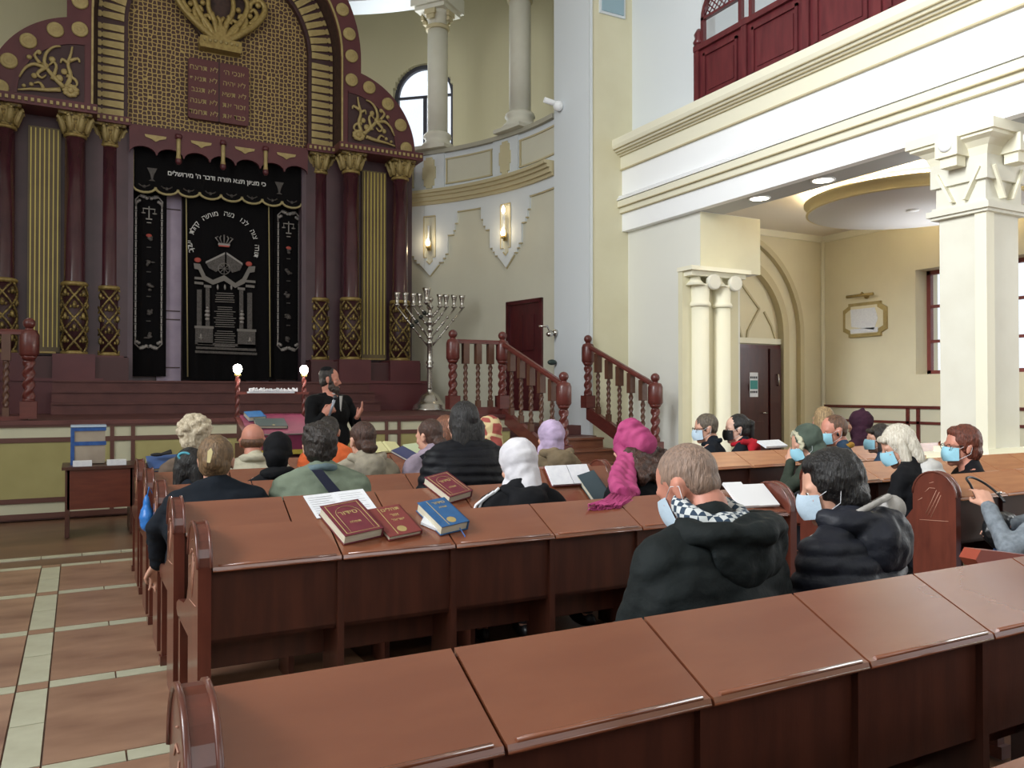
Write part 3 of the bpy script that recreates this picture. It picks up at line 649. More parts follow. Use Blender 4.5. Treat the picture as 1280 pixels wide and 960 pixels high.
# carved scroll ornament on shoulders
for sg in (-1, 1):
    g = MB()
    def curl(pts, r=.028):
        P = [V((sg*x, -.05, z)) for x, z in pts]; out = []
        for i in range(len(P)-1):
            p0 = P[max(i-1, 0)]; p1 = P[i]; p2 = P[i+1]; p3 = P[min(i+2, len(P)-1)]
            for t in (0, .33, .66):
                out.append(.5*((2*p1)+(p2-p0)*t+(2*p0-5*p1+4*p2-p3)*t*t+(-p0+3*p1-3*p2+p3)*t**3))
        out.append(P[-1]); n = len(out); g.tube(out, [r*(1.15-.8*i/n) for i in range(n)], 6)
    bx0, bz0 = 2.36, zz(6.27)
    for s_, (cx, czz) in enumerate([(bx0, bz0)]):
        for k in range(9):
            a = k*2*pi/9; g.ell((sg*(cx+.07*cos(a)), -.05, czz+.07*sin(a)), (.06, .03, .04), 8, 5, T=None)
        g.ell((sg*cx, -.07, czz), (.05, .03, .05), 8, 5)
    curl([(2.42, zz(6.32)), (2.36, zz(6.5)), (2.4, zz(6.68)), (2.36, zz(6.85)), (2.34, zz(6.98))], .035)
    curl([(2.42, zz(6.5)), (2.3, zz(6.46)), (2.27, zz(6.38)), (2.32, zz(6.34))])
    curl([(2.45, zz(6.3)), (2.6, zz(6.45)), (2.72, zz(6.62)), (2.7, zz(6.8)), (2.6, zz(6.92)), (2.5, zz(6.95))], .035)
    curl([(2.68, zz(6.55)), (2.85, zz(6.6)), (2.98, zz(6.52)), (3.06, zz(6.36))], .032)
    curl([(2.72, zz(6.56)), (2.82, zz(6.46)), (2.76, zz(6.4)), (2.7, zz(6.46))])
    curl([(2.5, zz(6.26)), (2.7, zz(6.22)), (2.9, zz(6.2)), (3.08, zz(6.16))], .034)
    curl([(2.62, zz(6.4)), (2.56, zz(6.6)), (2.6, zz(6.68)), (2.66, zz(6.62))])
    curl([(2.72, zz(6.2)), (2.78, zz(6.32)), (2.86, zz(6.3))]); curl([(2.4, zz(6.7)), (2.48, zz(6.75)), (2.5, zz(6.68))]); curl([(2.78, zz(6.62)), (2.86, zz(6.74)), (2.8, zz(6.82))])
    curl([(2.38, zz(6.74)), (2.26, zz(6.8)), (2.24, zz(6.74))])
    for x, z, r in ((2.52, 6.44, .06), (2.72, 6.6, .06), (2.8, 6.8, .04), (2.93, 6.7, .04), (2.62, 6.72, .05), (2.86, 6.42, .045), (2.9, 6.28, .035), (3.0, 6.24, .03), (2.45, 6.56, .05)):
        g.ell((sg*x, -.04, zz(z)), (r, .03, r), 8, 6)
    g.build('carved_scroll', GOLDL, ark)
# entablature with dentils over outer and middle columns
for sg in (-1, 1):
    a0, a1 = sorted((sg*1.98, sg*3.62))
    A(MB().box(a0, a1, -.12, .6, zz(5.94), zz(6.09)), 'entablature', BURG)
    for k in range(19):
        x = 2.02+k*.086
        A(MB().box(sg*x-.02, sg*x+.022, -.145, -.12, zz(5.985), zz(6.04)), 'dentil', GOLDL)
    a0, a1 = sorted((sg*1.48, sg*2.04))
    A(MB().box(a0, a1, DY-.12, DY+.5, zz(5.94), zz(6.07)), 'entablature', BURG)
    for k in range(6):
        x = 1.53+k*.086; A(MB().box(sg*x-.02, sg*x+.022, DY-.145, DY-.12, zz(5.98), zz(6.035)), 'dentil', GOLDL)
# arch reveal, rib band, lattice field
rv = MB(); nn = 48; rr = []
pts = [(2.05, zz(6.05)), (2.05, cz)]+arc(0, cz, 2.05, 0, pi, nn)[1:]+[(-2.05, zz(6.05))]
for x, z in pts: rr.append([V((x, 0.02, z)), V((x*.955 if abs(x) > 0 else x, DY+.12, cz+(z-cz)*.955 if z > cz else z))])
rv.loft(rr, False, True, closed=False); rv.build('arch_reveal', BROWNR, ark)
pb = arc(0, cz, 1.98, 0, pi, 60)+[(-1.98, zz(6.05)), (-1.52, zz(6.05))]+arc(0, cz, 1.52, pi, 0, 60)+[(1.52, zz(6.05)), (1.98, zz(6.05))]
A(MB().prism(pb, 'y', DY, DY+.15), 'rib_band', BURGD)
hw_ = .057
bar = MB().prism([(1.58, -hw_)]+arc(1.86-.0, 0, hw_, -pi/2, pi/2, 5)[1:-1]+[(1.58, hw_)], 'y', -.03, 0)
bar.lathe([(.045, -.03), (.03, -.04)], n=8) if False else None
bm_ = bar.mesh('gold_bar', GOLDL)
tri = MB().prism([(1.905, -.02), (1.93, -.05), (1.97, -.05), (1.97, .05), (1.93, .05), (1.905, .02)], 'y', -.025, 0).mesh('gold_key', GOLDL)
for sg in (-1, 1):
    z = zz(6.14)
    while z < cz: 
        link('gold_bar', bm_, ark, (0, DY, z), scale=(sg, 1, 1)); link('gold_key', tri, ark, (0, DY, z), scale=(sg, 1, 1)); z += .142
    for k in range(1, 19):
        a = (k-.6)*.084
        if a < pi/2: link('gold_bar', bm_, ark, (0, DY, cz), (0, -a if sg > 0 else a, 0), (sg, 1, 1)); link('gold_key', tri, ark, (0, DY, cz), (0, -a if sg > 0 else a, 0), (sg, 1, 1))
pl_ = arc(0, cz, 1.53, 0, pi, 48)+[(-1.53, zz(5.78)), (1.53, zz(5.78))]
A(MB().prism(pl_, 'y', DY+.12, DY+.2), 'lattice_field', LATT)
# tablets
tb = thing('tablets', 'burgundy double tablets with gold Hebrew letters, mounted on the gold lattice', 'tablets', (2.175, YF+DY+.12, 6.79))
for sg in (-1, 1):
    MB().box(min(0, sg*.51)+.004*sg*0, max(0, sg*.51), -.1, 0, -.53, .53, c=.03).build('tablet', BURGD if False else mat('tablet_burgundy', (92, 44, 46), .5), tb)
box(-.012, .012, -.105, 0, -.53, .53).build('centre_groove', BURGD, tb)
rows = [('אנכי ה׳', 'לא תרצח'), ('לא יהיה', 'לא תנאף'), ('לא תשא', 'לא תגנב'), ('זכור את', 'לא תענה'), ('כבד את', 'לא תחמד')]
for i, (a, b) in enumerate(rows):
    z = .36-i*.195
    text(heb(a), .125, GOLDL, tb, (.255, -.104, z-.03), (pi/2, 0, 0)); text(heb(b), .125, GOLDL, tb, (-.255, -.104, z-.03), (pi/2, 0, 0))
# crown
cw = thing('gilded_crown', 'large carved gilded crown mounted above the tablets', 'crown', (2.185, YF+DY+.05, 7.5))
MB().prism([(-.34, 0), (.34, 0), (.36, .07), (.34, .2), (-.34, .2), (-.36, .07)], 'y', -.16, .06).build('crown_band', GOLD, cw)
for k in range(7): MB().ell((-.27+.09*k, -.17, .13), (.03, .02, .03), 8, 5).build('crown_stud', GOLDL, cw)
A_ = MB().prism([(-.3, .2), (.3, .2), (.62, .62), (.74, .95), (.6, 1.2), (-.6, 1.2), (-.74, .95), (-.62, .62)], 'y', -.04, .06); A_.build('crown_body', BROWNR, cw)
g = MB()
for sg in (-1, 1):
    for (pts, r) in ((((.1, .2), (.3, .34), (.6, .6), (.76, .86), (.68, 1.02), (.52, .96), (.5, .8)), .05), (((.06, .2), (.2, .4), (.38, .64), (.46, .9), (.36, 1.06), (.24, .98)), .045), (((.05, .22), (.1, .5), (.2, .7), (.2, .95), (.1, 1.08)), .04), (((.18, .26), (.3, .5), (.2, .58), (.16, .48)), .035), (((.36, .42), (.44, .62), (.34, .7), (.3, .6)), .035), (((.5, .56), (.62, .74), (.56, .84), (.48, .76)), .035), (((.04, .3), (.0, .5), (.08, .62)), .035)):
        P = [V((sg*x, -.07-.05*(z), z)) for x, z in pts]; out = []
        for i in range(len(P)-1):
            p0, p1, p2, p3 = P[max(i-1, 0)], P[i], P[i+1], P[min(i+2, len(P)-1)]
            for t in (0, .25, .5, .75): out.append(.5*((2*p1)+(p2-p0)*t+(2*p0-5*p1+4*p2-p3)*t*t+(-p0+3*p1-3*p2+p3)*t**3))
        g.tube(out, [r*1.35*(1.1-.5*i/len(out)) for i in range(len(out))], 7)
    for x, z, r in ((.27, .3, .05), (.5, .72, .05), (.3, .78, .05), (.64, .95, .06), (.42, .5, .04), (.14, .62, .045)): g.ell((sg*x, -.11, z), (r, .04, r), 8, 6)
g.build('crown_scrolls', GOLD, cw)
MB().prism([(-.16, .2), (.16, .2), (.07, .3), (.05, .42), (-.05, .42), (-.07, .3)], 'y', -.15, -.05).build('crown_centre_leaf', GOLD, cw)
# scalloped canopy board
sc_ = []; n_ = 7; w_ = 3.0/n_
for k in range(n_):
    cx = 1.5-w_*(k+.5); sc_ += [(cx+w_/2*cos(a)*.96, zz(5.5)+.13*sin(a)+(.0)) for a in [pi*i/8 for i in range(9)]]
A(MB().prism([(-1.5, zz(5.98)), (1.5, zz(5.98))]+sc_, 'y', DY-.08, DY-.02), 'canopy_board', BURG)
for k in range(4):
    x = -1.09+k*.73; A(MB().prism([(x-.17, zz(5.83)), (x+.17, zz(5.83)), (x+.16, zz(5.79)), (x+.06, zz(5.76)), (x, zz(5.72)), (x-.06, zz(5.76)), (x-.16, zz(5.79))], 'y', DY-.1, DY-.08), 'gold_lozenge', GOLDL)
for k in range(3):
    x = -.73+k*.73; A(MB().lathe([(.03, -.04), (.045, 0), (.04, .06), (.034, .08), (.034, .36), (.05, .38), (.055, .42)], (x, DY-.1, zz(5.46)), 12), 'canopy_colonnette', GOLDL)
    A(MB().lathe([(.025, -.08), (.05, -.04), (.05, .0), (.04, .03)], (x, DY-.1, zz(5.46)), 12).lathe([(.05, .36), (.06, .4), (.05, .44)], (x, DY-.1, zz(5.46)), 12), 'colonnette_cap', BURG)
# wall of the ark behind the columns
ASW = mat('ark_side_wall', (78, 52, 58), .4, col2=(66, 44, 50), nscale=2); A(MB().box(-3.6, -1.5, .42, .9, zz(2.07), zz(6.0)), 'side_wall', ASW); A(MB().box(1.5, 3.6, .42, .9, zz(2.07), zz(6.0)), 'side_wall', ASW)
A(MB().box(-1.55, 1.55, .85, .95, 0, zz(6.0)), 'niche_back', BURGD)
for sg in (-1, 1):
    a0, a1 = sorted((sg*1.42, sg*1.5)); A(MB().box(a0, a1, .42, .9, zz(1.66), zz(5.95)), 'niche_jamb', PLUM)
    a0, a1 = sorted((sg*1.04, sg*1.42)); 
    f_ = A(MB().box(a0, a1, .8, .86, zz(1.66), zz(5.5)), 'ark_door_panel', PLUM)
for x0, x1 in ((-1.02, -.62), (.5, .9)):
    A(MB().box(x0, x1, .78, .84, zz(1.66), zz(5.5)), 'ark_door_leaf', mat('lavender_door', (168, 152, 172), .45, col2=(150, 134, 156), nscale=3))
    for z0, z1 in ((1.9, 2.75), (2.9, 4.7)): A(MB().box(x0+.12, x1-.02, .765, .78, zz(z0), zz(z0+.02)).box(x0+.12, x1-.02, .765, .78, zz(z1), zz(z1+.02)).box(x0+.12, x0+.14, .765, .78, zz(z0), zz(z1)), 'door_moulding', BURGD)
# fluted gold striped panels between outer and middle columns
for sg in (-1, 1):
    xs_ = [at(px, 300, Y=YF+.38).x-XC for px in ((38, 72) if sg < 0 else (454.5, 480))]
    A(MB().box(xs_[0]-.04, xs_[1]+.04, .36, .42, zz(2.12), zz(5.75)), 'striped_panel', mat('olive_panel', (112, 96, 64), .5, col2=(100, 82, 56), nscale=2))
    for k in range(7):
        x = xs_[0]+(xs_[1]-xs_[0])*k/6; A(MB().box(x-.008, x+.008, .34, .36, zz(2.2), zz(5.72)), 'gold_stripe', mat('bright_gold_stripe', (206, 186, 100), .4, .2))
# columns
def frange(a, b, n): return [a+(b-a)*i/n for i in range(n+1)]
def make_col():
    shaft = MB().lathe([(.165, 3.2), (.165, 3.25), (.155, 3.28), (.15, 5.64)], n=32).mesh('column', BURGS)
    sl = MB().lathe([(.175, 2.1), (.175, 3.2)], n=32).mesh('lower_sleeve', BURGD)
    g = MB()
    for s_ in (-1, 1):
        for k in range(4):
            pts = [(.185*cos(a), .185*sin(a), z) for a, z in [(k*pi/2+pi/4+s_*(z-2.1)/.37*pi/2, z) for z in frange(2.12, 3.18, 26)]]; g.tube(pts, .02, 5)
    for j in range(4):
        for k in range(8):
            if (j+k) % 2 == 0 or True:
                a = k*pi/4 ; z = 2.1+.185+j*.37*.5*1.5 if False else 2.1+.19*(2*((k % 2)*.5+j*.98)); 
                if 2.2 < z < 3.12:
                    g.ell((.18*cos(a), .18*sin(a), z+.03), (.035, .035, .062), 7, 5); 
                    for q in (-.28, .28): g.ell((.18*cos(a+q), .18*sin(a+q), z), (.022, .022, .03), 6, 4)
    sg = g.mesh('gold_diamonds', GOLDD)
    rg = MB().lathe([(.18, 0), (.2, .02), (.2, .05), (.18, .07)], n=28).mesh('gold_ring', GOLD)
    c = MB().lathe([(.15, 5.62), (.17, 5.64), (.16, 5.67), (.17, 5.72), (.235, 5.84), (.26, 5.94)], n=8).box(-.24, .24, -.24, .24, 5.9, 5.95).mesh('capital', GOLDD)
    lf = MB()
    for k in range(8):
        a = k*pi/4+pi/8; R_ = M.Rotation(a, 4, 'Z')
        P = [R_ @ V((r, 0, z)) for r, z in ((.165, 5.66), (.2, 5.76), (.24, 5.86), (.275, 5.9), (.285, 5.86))]; lf.tube(P, [.035, .04, .035, .025, .015], 6)
        for q in (-.2, .2):
            R2 = M.Rotation(a+q, 4, 'Z'); P = [R2 @ V((r, 0, z)) for r, z in ((.165, 5.68), (.2, 5.8), (.235, 5.88))]; lf.tube(P, [.02, .018, .01], 5)
    lf = lf.mesh('acanthus_leaves', GOLDL)
    return shaft, sl, sg, rg, c, lf
CM = make_col()
def ark_column(x, y):
    s_ = link('column', CM[0], ark, (x, y, -STZ)); 
    for nm, me in zip(('lower_sleeve', 'gold_diamonds'), CM[1:3]): link(nm, me, s_)
    for z in (2.07, 3.18, 5.58): link('gold_ring', CM[3], s_, (0, 0, z), scale=(1, 1, 1) if z < 5 else (.86, .86, .8))
    link('capital', CM[4], s_); link('acanthus_leaves', CM[5], s_)
cxs = [3.27, 2.29]; ci = 1.78
for sg in (-1, 1):
    for x in cxs:
        ark_column(sg*x, .2)
        A(MB().box(sg*x-.3, sg*x+.3, -.1, .6, zz(1.68), zz(2.08), c=.01), 'plinth_block', BURG)
    ark_column(sg*ci, DY+.18)
    A(MB().box(sg*ci-.22, sg*ci+.22, DY-.06, DY+.6, zz(1.68), zz(2.08)), 'plinth_block', BURG)
    a0, a1 = sorted((sg*1.5, sg*3.62)); A(MB().box(a0, a1, 0, .8, zz(1.6), zz(2.04)), 'plinth_wall', mat('deep_burgundy', (74, 38, 40), .45))
    a0, a1 = sorted((sg*1.9, sg*3.66)); A(MB().box(a0, a1, -.3, .8, 0, zz(1.66)), 'pedestal', BURG)
    A(MB().box(a0-.02, a1+.02, -.33, .8, zz(1.64), zz(1.69)), 'pedestal_cap', BURG)
    A(MB().box(min(sg*2.55, sg*3.02), max(sg*2.55, sg*3.02), .34, .4, zz(2.1), zz(2.13)), 'gold_sill', GOLD)
# ================================================================ CURTAIN
YC = YF+.62
cur = thing('ark_curtain', 'black velvet centre curtain embroidered with silver gateway, crown and Hebrew arch', 'curtain', (XC, YC, 1.67))
def drape(x0, x1, z0, z1, amp=.02, fr=9, y=0, n=60, sway=0, seed=0):
    mb = MB(); rings = []
    for j in range(13):
        t = j/12; z = z0+(z1-z0)*t; row = []
        for i in range(n+1):
            u = i/n; x = x0+(x1-x0)*u+sway*(1-t)*(1 if u < .5 else 1)
            row.append(V((x, y+amp*(1.1-t)*sin(u*fr*2*pi+seed+.6*sin(3*t+seed)), z)))
        rings.append(row)
    mb.loft(rings, False, True, closed=False)
    back = [[v+V((0, .02, 0)) for v in r] for r in rings]; mb.loft(back, False, True, closed=False); return mb
px2x = lambda px, py=350: at(px, py, Y=YC).x-XC
zc = lambda py, px=280: at(px, py, Y=YC).z-1.67
cl, cr = px2x(229), px2x(341)
drape(cl, cr, zc(475, 235), zc(225, 280), .025, 5).build('curtain_cloth', VEL, cur)
E_ = -.045
for px in (232.5, 335.5): 
    x = px2x(px); MB().tube([(x+.03, E_, zc(471, px)), (x+.01, E_, zc(350, px)), (x-.01, E_, zc(240, px))], .012, 6).build('gold_seam', GTHR, cur)
# embroidered gateway (photo box x 243..321, y 313..440)
def ep(px, py): p = at(px, py, Y=YC+E_); return (p.x-XC, p.z-1.67)
def quadp(mb, pts, y0=E_-.012, y1=E_): mb.prism([ep(*p) for p in pts], 'y', y0, y1)
g = MB()
for (a, b) in (((244, 440), (321, 443)), ((245, 435), (320, 438)), ((247, 430), (319, 433))): quadp(g, [(a[0], a[1]-2), (b[0], b[1]-2), (b[0], b[1]+1), (a[0], a[1]+1)])
for x0, x1, y0, y1 in ((244, 266, 408, 430), (297, 319, 412, 433)): quadp(g, [(x0, y0), (x1, y0+1), (x1, y1+1), (x0, y1)])
for x0, x1, y0, y1 in ((245, 253, 362, 408), (308, 316, 366, 412), (256, 263, 357, 408), (298, 305, 360, 412)): quadp(g, [(x0+1, y0), (x1-1, y0), (x1-1, y1), (x0+1, y1)])
g.build('embroidered_gateway', SILVD, cur)
GA = mat('mid_silver_thread', (112, 106, 100), .5)
for x0, x1, y in ((243, 254, 352), (307, 318, 356), (255, 264, 356), (297, 306, 359), (243, 267, 407), (296, 320, 411), (243, 254, 346), (307, 319, 350)): g = MB(); quadp(g, [(x0, y), (x1, y+1), (x1, y+4), (x0, y+3)], E_-.02); g.build('embroidered_capital', GA, cur)
g = MB(); quadp(g, [(242, 329), (250, 330), (257, 345), (266, 350), (280, 344), (294, 354), (303, 348), (311, 333), (319, 333), (318, 340), (312, 341), (306, 354), (294, 360), (280, 351), (266, 356), (254, 350), (248, 337), (243, 336)], E_-.016)
g.build('gateway_arch', GA, cur)
g = MB(); quadp(g, [(257, 328), (281, 317), (281, 332), (270, 340), (261, 335)]); quadp(g, [(283, 317), (303, 331), (300, 338), (290, 341), (283, 332)]); g.build('embroidered_wings', SILVD, cur)
g = MB()
for a, b in (((257, 327), (281, 315.5)), ((283, 315.5), (303, 329))): quadp(g, [a, b, (b[0], b[1]+2.5), (a[0], a[1]+2.5)], E_-.02)
for k in range(8):
    a = k*pi/4; c_ = ep(280, 336); g.tube([(c_[0], E_-.015, c_[1]), (c_[0]+.1*cos(a), E_-.015, c_[1]+.1*sin(a))], .006, 4)
g.tube([(c_[0]+.1*cos(t), E_-.015, c_[1]+.1*sin(t)) for t in [2*pi*i/16 for i in range(17)]], .007, 4)
g.build('wing_edging', SILV, cur)
for px, py in ((247, 325), (311, 330)): p = ep(px, py); MB().ell((p[0], E_-.01, p[1]), (.06, .012, .045), 10, 6).build('embroidered_flame', REDTH, cur)
g = MB()
for px, py in ((259, 392), (302, 396)):
    p = ep(px, py)
    for dz, r in ((.1, .03), (.04, .045), (-.03, .05), (-.1, .04)): g.ell((p[0], E_-.02, p[1]+dz), (r, .012, r*.8), 8, 5)
for px in (272, 281, 289): p = ep(px, 359); g.ell((p[0], E_-.015, p[1]), (.02, .01, .05), 6, 5)
for px, py in ((251, 421), (312, 425)): p = ep(px, py); g.ell((p[0], E_-.015, p[1]), (.02, .01, .06), 6, 5); g.ell((p[0], E_-.015, p[1]-.02), (.045, .01, .02), 6, 5)
g.build('embroidered_urns', SILV, cur)
g = MB(); rnd = random.Random(3)
for i in range(24):
    py = 366+i*2.7+ (4 if i > 4 else 0)+(3 if i > 14 else 0); wd = rnd.uniform(9, 14); x = 281; quadp(g, [(x-wd, py-.2), (x+wd, py+.6), (x+wd, py+1.4), (x-wd, py+.6)], E_-.008)
g.build('embroidered_script_lines', mat('faint_thread', (120, 112, 108), .5), cur)
# crown on curtain
g = MB(); c_ = ep(280, 300)
for k in range(-2, 3): g.tube([(c_[0]+k*.035, E_-.015, c_[1]-.07), (c_[0]+k*.075, E_-.02, c_[1]+.03), (c_[0]+k*.05, E_-.015, c_[1]+.09-.02*abs(k))], .012, 5)
g.box(c_[0]-.1, c_[0]+.1, E_-.02, E_, c_[1]-.1, c_[1]-.06); g.build('embroidered_crown', SILV, cur)
box(c_[0]-.09, c_[0]+.09, E_-.022, E_, c_[1]-.125, c_[1]-.1).build('crown_red_band', REDTH, cur)
# arched Hebrew lettering
line = 'תורה  צוה  לנו  משה  מורשה  קהלת  יעקב'
cx_, cz_ = ep(280, 307); Rr = .535
n_ = len(line)
for i, chh in enumerate(line):
    if chh == ' ': continue
    a = R(-14)+(i/(n_-1))*R(208)
    text(chh, .125, mat('bright_silver_thread', (214, 212, 210), .5), cur, (cx_+Rr*cos(a), E_-.012, cz_+Rr*1.0*sin(a)), (pi/2, pi/2-a if False else -(a-pi/2), 0), 'embroidered_letter')
# side strips
def strip(pxl, pxr, pyt, pyb, top, bot, label):
    x0, x1 = at(pxl, 350, Y=YC+.05).x, at(pxr, 350, Y=YC+.05).x; z0, z1 = at(pxl, bot, Y=YC).z, at(pxl, top, Y=YC).z
    t = thing('curtain_strip', label, 'curtain', ((x0+x1)/2, YC+.05, z0)); w2 = (x1-x0)/2
    drape(-w2, w2, 0, z1-z0, .012, 2, n=24, seed=1).build('curtain_cloth', VEL, t)
    pc = (pxl+pxr)/2; e0, e1 = (at(pc, pyb, Y=YC+.05).z-z0, at(pc, pyt, Y=YC+.05).z-z0); f = w2*.72
    g = MB()
    for sg in (-1, 1):
        k = 0; z = e0+.2
        while z < e1-.22: g.box(sg*f-.012, sg*f+.012, -.035, -.025, z, z+.09); g.box(sg*f-.018, sg*f+.018, -.037, -.025, z+.1, z+.115); z += .13
        for zz_, d in ((e0+.08, 1), (e1-.08, -1)):
            for j in range(6):
                a = j*.7; g.ell((sg*(f-.02-.05*j*.6), -.03, zz_-d*.03*sin(a)+d*(.05 if j < 2 else -.03)), (.035, .012, .03), 7, 5)
            g.tube([(sg*f, -.03, zz_+d*.14), (sg*(f+.01), -.03, zz_+d*.02), (sg*(f-.05), -.03, zz_-d*.05), (sg*(f-.12), -.03, zz_-d*.02), (0, -.03, zz_-d*.05)], .014, 5)
    g.build('embroidered_border', SILV, t)
    m = 6; kinds = ('scales', 'basket', 'bird', 'tree', 'sprig', 'grapes')
    for j in range(m):
        z = e1-.32-(e1-e0-.55)*j/(m-1); g = MB()
        if j == 0:
            g.box(-.008, .008, -.036, -.026, z-.1, z+.12); g.box(-.1, .1, -.036, -.026, z+.07, z+.085); g.box(-.05, .05, -.036, -.026, z-.11, z-.09)
            for sg in (-1, 1): g.ell((sg*.09, -.03, z-.0), (.04, .01, .015), 8, 4); g.box(sg*.09-.004, sg*.09+.004, -.034, -.026, z, z+.08)
        else:
            r2 = random.Random(j+int(pxl))
            for q in range(7): a = r2.uniform(0, 6.28); d = r2.uniform(0, .055); g.ell((d*cos(a)*1.2, -.03, z+d*sin(a)), (r2.uniform(.02, .045), .01, r2.uniform(.015, .035)), 7, 4)
        g.box(-.035, .035, -.034, -.026, z-.17, z-.155)
        g.build('embroidered_emblem', SILVD if j else SILV, t)
        if j == 1: MB().ell((0, -.036, z+.04), (.05, .01, .03), 8, 5).build('embroidered_flowers', REDTH, t)
    return t
strip(163, 208, 244, 437, 190, 470, 'narrow black curtain strip with silver emblems, left of centre curtain')
strip(342, 378, 264, 439, 220, 474, 'narrow black curtain strip with silver emblems, right of centre curtain')
# top valance
val = thing('ark_valance', 'black velvet scalloped valance with silver Hebrew line, goblets and gold fringe', 'valance', (XC, YF+.48, 4.3))
vz = lambda px, py: at(px, py, Y=YF+.48).z-4.3
vx = lambda px, py=235: at(px, py, Y=YF+.48).x-XC
vb = vz(270, 243); 
n_ = 8; L_ = 2.86; w_ = L_/n_; pr = [(-L_/2, vb+1.4), (L_/2, vb+1.4)]; fr_ = []
for k in range(n_):
    cx = L_/2-w_*(k+.5); seg = [(cx+w_/2*cos(a), vb-.10*sin(a)) for a in [pi*i/8 for i in range(9)]]; pr += seg; fr_ += seg
MB().prism(pr, 'y', 0, .03).build('valance_cloth', VEL, val)
MB().tube([(x, -.01, z) for x, z in fr_]+[(-L_/2, -.01, vb+.6)], .022, 6).build('gold_fringe', GTHR, val)
text(heb("כי מציון תצא תורה ודבר ה' מירושלים"), .112, MATS['bright_silver_thread'], val, ((vx(212, 215)+vx(330, 231))/2, -.012, vz(270, 226)), (pi/2, 0, 0), thick=.002)
for px, py in ((190, 219), (349, 236)):
    x, z = vx(px), vz(px, py); MB().prism([(x-.08, z+.12), (x+.08, z+.12), (x+.03, z+.01), (x+.012, z-.07), (x+.05, z-.1), (x-.05, z-.1), (x-.012, z-.07), (x-.03, z+.01)], 'y', -.015, 0).build('embroidered_goblet', SILVD, val)
for k in range(n_):
    x = L_/2-w_*(k+.5); g = MB().ell((x, -.01, vb+.0), (.03, .012, .03), 8, 5)
    for sg in (-1, 1): g.tube([(x, -.01, vb), (x+sg*.05, -.01, vb+.01), (x+sg*.09, -.01, vb+.04)], .012, 5)
    g.build('embroidered_leaf', SILVD, val)
for px, py, lab in ((272, 203, 0), (300, 206, 0)):
    pass
# ================================================================ MENORAH
mY = 13.95; mp = at(537.5, 400, Y=mY)
me_ = thing('menorah', 'tall polished silver nine branched menorah standing on stage', 'menorah', (mp.x, mY, STZ), -.12)
mz = lambda py: at(537, py, Y=mY).z-STZ
MB().lathe([(.34, 0), (.34, .03), (.31, .05), (.31, .1), (.24, .14), (.2, .2), (.17, .27), (.1, .32), (.05, .34), (.06, .37), (.04, .4)], n=32).build('base', SILVER, me_)
T_ = mz(372)
prof = [(.055, .38), (.06, .42), (.05, .75), (.055, .78), (.07, .81), (.05, .84), (.08, .88), (.05, .93), (.055, 1.0), (.05, 1.22), (.075, 1.25), (.05, 1.28)]
z = 1.3
while z < T_-.05: prof += [(.04, z), (.06, z+.03), (.065, z+.06), (.035, z+.1)]; z += .14
prof += [(.02, T_)]
MB().lathe(prof, n=16).build('stem', SILVER, me_)
cup = MB().lathe([(.02, -.06), (.03, -.05), (.055, -.03), (.055, -.02), (.03, 0), (.035, .06), (.055, .16), (.065, .2), (.05, .2), (.03, .05)], n=14).mesh('candle_cup', SILVER)
zt_ = mz(381)
for k, d in enumerate((.62, .465, .31, .19)):
    for sg in (-1, 1):
        zj = mz((436, 424, 411, 399)[k]); p0 = V((0, 0, zj)); p1 = V((sg*d, 0, zt_-.06))
        a = MB().tube([p0, p1], .016, 8)
        for t in (.3, .5, .55, .72): q = p0.lerp(p1, t); a.ell(q, (.032, .032, .032), 8, 6)
        br = a.build('branch', SILVER, me_); link('candle_cup', cup, br, (sg*d, 0, zt_))
        if sg < 0:
            m = MB(); q = p0.lerp(p1, .55)
            m.ell(q, (.045, .045, .045), 8, 6); m.build('dark_knop', mat('tarnished_silver', (60, 64, 60), .4, .7), br)
sh = MB().tube([(0, -.03, 1.9), (-.1, -.12, 1.95), (-.1, -.14, zt_-.0)], .018, 8).build('branch', SILVER, me_); link('candle_cup', cup, sh, (-.1, -.14, zt_+.05), scale=(1.3, 1.3, 1.2))
# ================================================================ RAILINGS
def spiral(mb, x, y, z0, z1, r, amp, pitch, n=16, step=.02, starts=2):
    rings = []; k = max(2, int((z1-z0)/step))
    for i in range(k+1):
        z = z0+(z1-z0)*i/k; ring = []
        for j in range(n):
            a = 2*pi*j/n; rr_ = r+amp*cos(starts*(a-2*pi*z/pitch/starts*1.0)); ring.append(V((x+rr_*cos(a), y+rr_*sin(a), z)))
        rings.append(ring)
    return mb.loft(rings, True, True)
def newel_mesh(h):
    a = MB().box(-.085, .085, -.085, .085, 0, .2, c=.0); a.lathe([(.07, .2), (.06, .23)], n=16)
    spiral(a, 0, 0, .22, h-.5, .055, .014, .13); a.lathe([(.05, h-.5), (.075, h-.47), (.085, h-.44)], n=12)
    a.lathe([(.085, h-.45), (.105, h-.42), (.105, h-.2), (.085, h-.15), (.06, h-.14)], n=8); a.ell((0, 0, h-.065), (.065, .065, .065), 14, 10); a.lathe([(.05, h-.15), (.04, h-.12)], n=12)
    return a.mesh('newel', RAILB)
def bal_mesh(h):
    a = MB().box(-.034, .034, -.034, .034, 0, .13).box(-.045, .045, -.045, .045, h-.3, h)
    spiral(a, 0, 0, .13, h-.3, .028, .009, .09, 10); return a.mesh('baluster', RAILD)
NM = newel_mesh(1.17); BMs = {}
